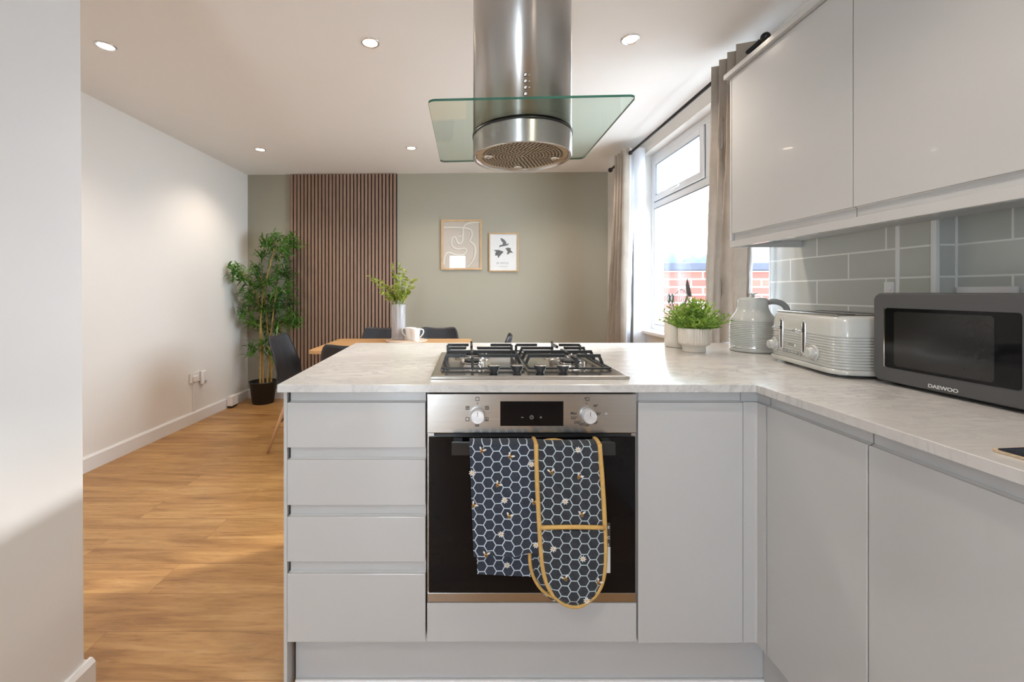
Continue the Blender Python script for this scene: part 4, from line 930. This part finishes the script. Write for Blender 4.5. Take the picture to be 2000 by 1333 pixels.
# ------------------------------------------------------------------ things on the worktop
pt = thing('potted_grass', 'bushy green artificial plant in a ribbed cream footed pot on the worktop', 'plant', (.982, 1.868, ZT+.0005))
MB().lathe([(.044, 0), (.046, .003), (.046, .024), (.050, .028), (.059, .032), (.062, .040), (.062, .098), (.061, .103), (.056, .103), (.055, .085), (0, .085)], n=216, rfn=lambda a, h: 1+(.022*math.cos(36*a) if .035 < h < .099 else 0)).build('pot', M['cream'], pt)
MB().lathe([(.054, .086), (0, .092)], n=32).build('soil', M['soil'], pt)
lf = MB(); st = MB(); rnd = random.Random(4)
for i in range(150):
    a = rnd.uniform(0, 2*PI); tilt = rnd.uniform(.02, 1.08)**1.0; L = rnd.uniform(.075, .138)*(1.0 if tilt < .8 else .9)
    d = Vector((math.sin(tilt)*math.cos(a), math.sin(tilt)*math.sin(a), math.cos(tilt))); p0 = Vector((.035*math.cos(a)*min(1, tilt), .035*math.sin(a)*min(1, tilt), .09))
    pts = [p0+d*L*t+Vector((0, 0, -.012*t*t*tilt)) for t in [k/6 for k in range(7)]]; st.tube(pts, .0011, 5)
    for k in range(1, 7):
        for q in range(5):
            aa = rnd.uniform(0, 2*PI); dd = d*.9+Vector((math.cos(aa), math.sin(aa), rnd.uniform(-.3, .5)))*.8
            lf.leaf(pts[k], dd, rnd.uniform(.014, .026), rnd.uniform(.0040, .0072), .1, 0, Vector((rnd.uniform(-1, 1), rnd.uniform(-1, 1), .5)), 2)
st.build('stems', M['stem'], pt); lf.build('leaves', M['grass'], pt, fix=False)
jr = thing('utensil_jar', 'cream bottle-shaped utensil jar behind the potted grass by the window', 'jar', (.995, 2.035, ZT+.0005))
MB().lathe([(.056, 0), (.060, .004), (.061, .06), (.060, .105), (.055, .135), (.045, .158), (.037, .172), (.035, .178), (.032, .178), (.034, .168), (.05, .13), (.055, .06), (.052, .01), (0, .008)], n=48).build('body', M['cream'], jr)
wk = thing('whisk', 'wire balloon whisk standing in the utensil jar', 'whisk', (.995, 2.035, ZT+.02))
MB().tube([(-.01, 0, .0), (.005, 0, .165)], .005, 10).build('handle', M['steelw'], wk)
b = MB()
for k in range(5):
    a = PI*k/5
    b.tube([(.005+.032*math.sin(PI*t)**.8*math.cos(a)*(1 if s_ else -1)+.012*t, .032*math.sin(PI*t)**.8*math.sin(a)*(1 if s_ else -1), .165+.09*t) for s_, rng in ((1, range(0, 11)), ) for t in [q/10 for q in rng]], .0009, 5)
    b.tube([(.005-.032*math.sin(PI*t)**.8*math.cos(a)+.012*t, -.032*math.sin(PI*t)**.8*math.sin(a), .165+.09*t) for t in [q/10 for q in range(11)]], .0009, 5)
b.build('wires', M['steelw'], wk)
sv = thing('spatula', 'dark pointed spatula standing tall in the utensil jar', 'spatula', (1.005, 2.04, ZT+.02))
MB().tube([(0, 0, 0), (.028, 0, .20), (.045, 0, .238)], .0045, 8).build('handle', M['utens'], sv)
MB().prism([(-.012, -.0015), (.014, -.0015), (.014, .0015), (-.012, .0015)], 0, .001).build('collar', M['utens'], sv)
MB().add([(x+.045, y, z) for y in (-.0015, .0015) for x, z in ((-.012, .22), (.012, .215), (.004, .255), (-.010, .305), (-.017, .27))], [(0,1,2,3,4), (9,8,7,6,5)]+[(i, (i+1) % 5, 5+(i+1) % 5, 5+i) for i in range(5)]).build('blade', M['utens'], sv)
for nm, dx, lab in (('slotted_spoon', -.030, 'grey slotted spoon leaning left in the utensil jar'), ('serving_spoon', -.016, 'grey serving spoon upright at the left of the utensil jar')):
    sp_ = thing(nm, lab, 'spoon', (.985, 2.035, ZT+.02))
    MB().tube([(.0, 0, 0), (dx*.7, 0, .15), (dx, .0, .185)], .0035, 8).build('handle', M['steelw'], sp_)
    MB().sphere((dx*1.15, 0, .208), .024, 14, sc=(.38, .2, 1.0)).build('bowl', M['steelw'], sp_)

kt = thing('kettle', 'grey-green ribbed electric kettle beside the toaster', 'kettle', (1.248, 1.885, ZT+.0005), rz=0)
MB().lathe([(.082, 0), (.088, .003), (.090, .012), (.086, .016), (0, .016)], n=56).build('power_base', M['appl'], kt)
prof = [(.084, .017), (.0885, .019), (.0885, .024)]
for i in range(14):
    z = .030+i*.0075; r = .0885-(0 if i < 8 else (i-8)**2*.00012); prof += [(r-.0020, z), (r-.0018, z+.0012), (r+.0008, z+.0032), (r+.0008, z+.0052)]
prof += [(.084, .140), (.079, .150), (.072, .161), (.065, .172), (.0605, .182), (.0575, .195), (.0565, .225), (.054, .229), (.0, .229)]
MB().lathe(prof, n=64).build('body', M['appl'], kt)
MB().lathe([(.087, .016), (.0893, .018), (.0893, .0235), (.0875, .025)], n=56).build('chrome_band', M['chrome'], kt)
ld = MB().lathe([(.052, .2292), (.050, .233), (.03, .236), (0, .236)], n=48).build('lid', M['appl'], kt)
MB().lathe([(.008, .236), (.007, .246), (.018, .251), (.018, .254), (0, .255)], n=28).build('lid_knob', M['chrome'], ld)
hp = [(.049, -.018, .214), (.074, -.028, .219), (.099, -.040, .210), (.113, -.048, .190), (.117, -.050, .165), (.113, -.048, .135), (.106, -.044, .105), (.099, -.038, .075), (.092, -.031, .060)]
hp = smooth(hp, 2); MB().tube(hp, [.0145-.004*(i/len(hp)) for i in range(len(hp))], 12, flat=.8).build('handle', M['appl2'], kt)
MB().add([(-.040, .030, .20), (-.005, .050, .20), (-.005, .052, .224), (-.040, .034, .224), (-.038, .062, .221), (-.022, .044, .188)], [(0,5,1), (0,3,4), (0,4,5), (1,5,4), (1,4,2), (2,4,3)]).build('spout', M['appl'], kt)
text('\u2014\u2014\u2014', .016, M['silver'], kt, Matrix.Translation((-.033, -.0850, .052)) @ Matrix.Rotation(-.36, 4, 'Z') @ MF, 'maker_plate', .0004)

# toaster: long front faces -X, turned about ten degrees
ts = thing('toaster', 'long grey-green four-slice toaster with chrome levers between kettle and microwave', 'toaster', (1.262, 1.455, ZT+.0005), rz=math.radians(-9.5))
TL, TD, TH = .197, .128, .168                # half length (Y), half depth (X), height
def tsec(sx, sy, r, z, n=10):
    pts = []
    for cx_, cy_, a0 in ((sx-r, sy-r, 0), (-sx+r, sy-r, 90), (-sx+r, -sy+r, 180), (sx-r, -sy+r, 270)):
        for i in range(n+1): a = math.radians(a0+90*i/n); pts.append((cx_+r*math.cos(a), cy_+r*math.sin(a), z))
    return pts
def loft(secs, name, m_, par, **kw):
    b = MB(); n = len(secs[0]); vs = [p for s_ in secs for p in s_]
    b.add(vs, [(j*n+i, j*n+(i+1) % n, (j+1)*n+(i+1) % n, (j+1)*n+i) for j in range(len(secs)-1) for i in range(n)], 0, True)
    b.add(secs[0], [tuple(range(n))[::-1]], 0); b.add(secs[-1], [tuple(range(n))], 0)
    return b.build(name, m_, par, **kw)
loft([tsec(TD+.006, TL+.004, .05, .010), tsec(TD+.008, TL+.006, .05, .013), tsec(TD+.008, TL+.006, .05, .022), tsec(TD+.003, TL+.002, .05, .025)], 'base_rim', M['silver'] if False else M['appl'], ts)
secs = [tsec(TD, TL, .048, .0255), tsec(TD+.002, TL+.002, .048, .030)]
for i in range(11):
    z = .034+i*.0085; e = .0016; secs += [tsec(TD+.001-e, TL+.001-e, .048, z), tsec(TD+.001-e, TL+.001-e, .048, z+.0012), tsec(TD+.0012+e*.6, TL+.0012+e*.6, .048, z+.0035), tsec(TD+.0012+e*.6, TL+.0012+e*.6, .048, z+.0058)]
secs += [tsec(TD+.001, TL+.001, .048, .132), tsec(TD-.002, TL-.002, .047, .165), tsec(TD-.006, TL-.006, .045, .177), tsec(TD-.014, TL-.014, .04, .184), tsec(TD-.03, TL-.03, .03, .186)]
tbo = loft(secs, 'body', M['appl'], ts)
MB().box(-TD+.012, TD-.012, -TL+.03, TL-.03, .1835, .1895).build('top_plate', M['steel'], ts, bevel=0.003)
for sx in (-.075, -.028, .028, .075): MB().box(sx-.012, sx+.012, -.165, -.01, .1890, .1905).box(sx-.012, sx+.012, .01, .165, .1890, .1905).build('slot', M['black'], ts) if sx in (-.075, .028) else None
for fx in (-.085, .085):
    for fy in (-.14, .14): MB().lathe([(.014, 0), (.014, .011)], (fx, fy, 0), 16).build('foot', M['appl2'], ts)
FX = -TD-.0005
for ly in (.105, -.030):
    b = MB(); b.tube([(FX-.001, ly+.009*math.cos(a)*1.0, .105+(.046 if math.sin(a) > 0 else -.046)+.009*math.sin(a)) for a in [2*PI*i/20 for i in range(20)]], .0032, 8, closed=True)
    lv = b.build('lever_frame', M['chrome'], ts); MB().box(FX-.002, FX+.001, ly-.0075, ly+.0075, .056, .155).build('lever_slot', M['black'], lv)
    MB().tube([(FX, ly, .128), (FX-.022, ly, .128)], .0045, 10).tube([(FX-.022, ly-.013, .128), (FX-.022, ly+.013, .128)], .006, 12).build('lever', M['chrome'], lv)
for ky in (.150, -.085):
    kk = MB().lathe([(.026, 0), (.026, .004), (.0175, .005), (.016, .021), (.014, .023)], (FX, ky, .062), 32, axis='X').build('browning_dial', M['appl'], ts)
    MB().lathe([(.0205, .004), (.0205, .007)], (FX, ky, .062), 32, axis='X').build('dial_ring', M['chrome'], kk)
for q in range(6): MB().lathe([(.0055, 0), (.0055, .002), (.004, .003), (0, .003)], (FX-.001, .092-q*.0205-(.004 if q > 2 else 0), .047), 16, axis='X').build('button', M['appl2'], ts)
MB().box(FX-.002, FX, .02, .062, .068, .076).build('maker_plate', M['chrome'], ts, bevel=0.002)

# microwave
mw = thing('microwave', 'dark grey microwave oven with black window on the right-hand worktop', 'microwave', (1.17, 1.02, ZT+.0005))
def msec(x, y0, y1, z0, z1, r):
    pts = []
    for cy_, cz_, a0 in ((y1-r, z1-r, 0), (y0+r, z1-r, 90), (y0+r, z0+r, 180), (y1-r, z0+r, 270)):
        for i in range(7): a = math.radians(a0+15*i); pts.append((x, cy_+r*math.cos(a), cz_+r*math.sin(a)))
    return pts
a_, c_ = -.232, .222
loft([msec(.012, a_, c_, .008, .2555, .02), msec(.018, a_-.001, c_+.001, .008, .2565, .02), msec(.325, a_, c_, .008, .2555, .02)], 'body', M['mw'], mw)
loft([msec(.0, a_+.003, c_-.003, .012, .2520, .018), msec(.003, a_, c_, .009, .2550, .021), msec(.0115, a_, c_, .009, .2550, .021)], 'door', M['mw'], mw)
loft([msec(-.0012, .908-1.02, 1.205-1.02, .9405-ZT-.0005, 1.106-ZT-.0005, .007), msec(.002, .908-1.02, 1.205-1.02, .9405-ZT-.0005, 1.106-ZT-.0005, .007)], 'window', M['ovenglass'], mw)
loft([msec(-.0016, .955-1.02, 1.180-1.02, .056, .205, .008), msec(-.001, .955-1.02, 1.180-1.02, .056, .205, .008)], 'window_mesh', mat('mesh_window', (0.016, 0.016, 0.016), 0.12, nz=0.05, nzs=30), mw)
MB().box(-.002, .001, 1.206-1.02, 1.2085-1.02, .050, .214).build('window_edging', M['chrome'], mw)
tx = text('DAEWOO', .0125, M['silver'], mw, Matrix.Translation((-.0006, 1.0595-1.02, .0205)) @ Matrix.Rotation(-PI/2, 4, 'Z') @ MF @ Matrix.Diagonal((1.18, 1, 1, 1)), 'lettering', .0003, .0003)
for fx in (.04, .28):
    for fy in (-.19, .18): MB().lathe([(.014, 0), (.014, .009)], (fx, fy, 0), 16).build('foot', M['black'], mw)
# slate placemat, sockets
o = thing('placemat', 'dark patterned placemat with cork edge on the right-hand worktop', 'placemat', (1.02, .61, ZT+.0005), rz=math.radians(6))
def rr(hx, hy, r):
    pts = []
    for cx_, cy_, a0 in ((hx-r, hy-r, 0), (-hx+r, hy-r, 90), (-hx+r, -hy+r, 180), (hx-r, -hy+r, 270)):
        for i in range(6): a = math.radians(a0+18*i); pts.append((cx_+r*math.cos(a), cy_+r*math.sin(a)))
    return pts
MB().prism(rr(.16, .108, .008), 0, .0035).build('cork_backing', M['cork'], o); MB().prism(rr(.156, .104, .008), .0036, .0046).build('printed_top', M['slate'], o)
for nm, X, y0, y1, z1, lab in (('wall_socket', XR-.0065, 1.4805, 1.512, 1.186, 'white wall socket on the tiles above the left end of the microwave'), ('wall_socket', XB-.0065, 1.198, 1.346, 1.1665, 'white double wall socket on the recessed tiles behind the microwave')):
    t = thing(nm, lab, 'socket', (X, (y0+y1)/2, z1-.043)); hh = (y1-y0)/2
    MB().box(-.010, -.0005, -hh, hh, -.043, .043).build('face_plate', M['plast'], t, bevel=0.002)
    MB().box(-.013, -.0095, -hh*.5-.005, -hh*.5+.005, .012, .03).build('switch', M['white'], t, bevel=0.001)
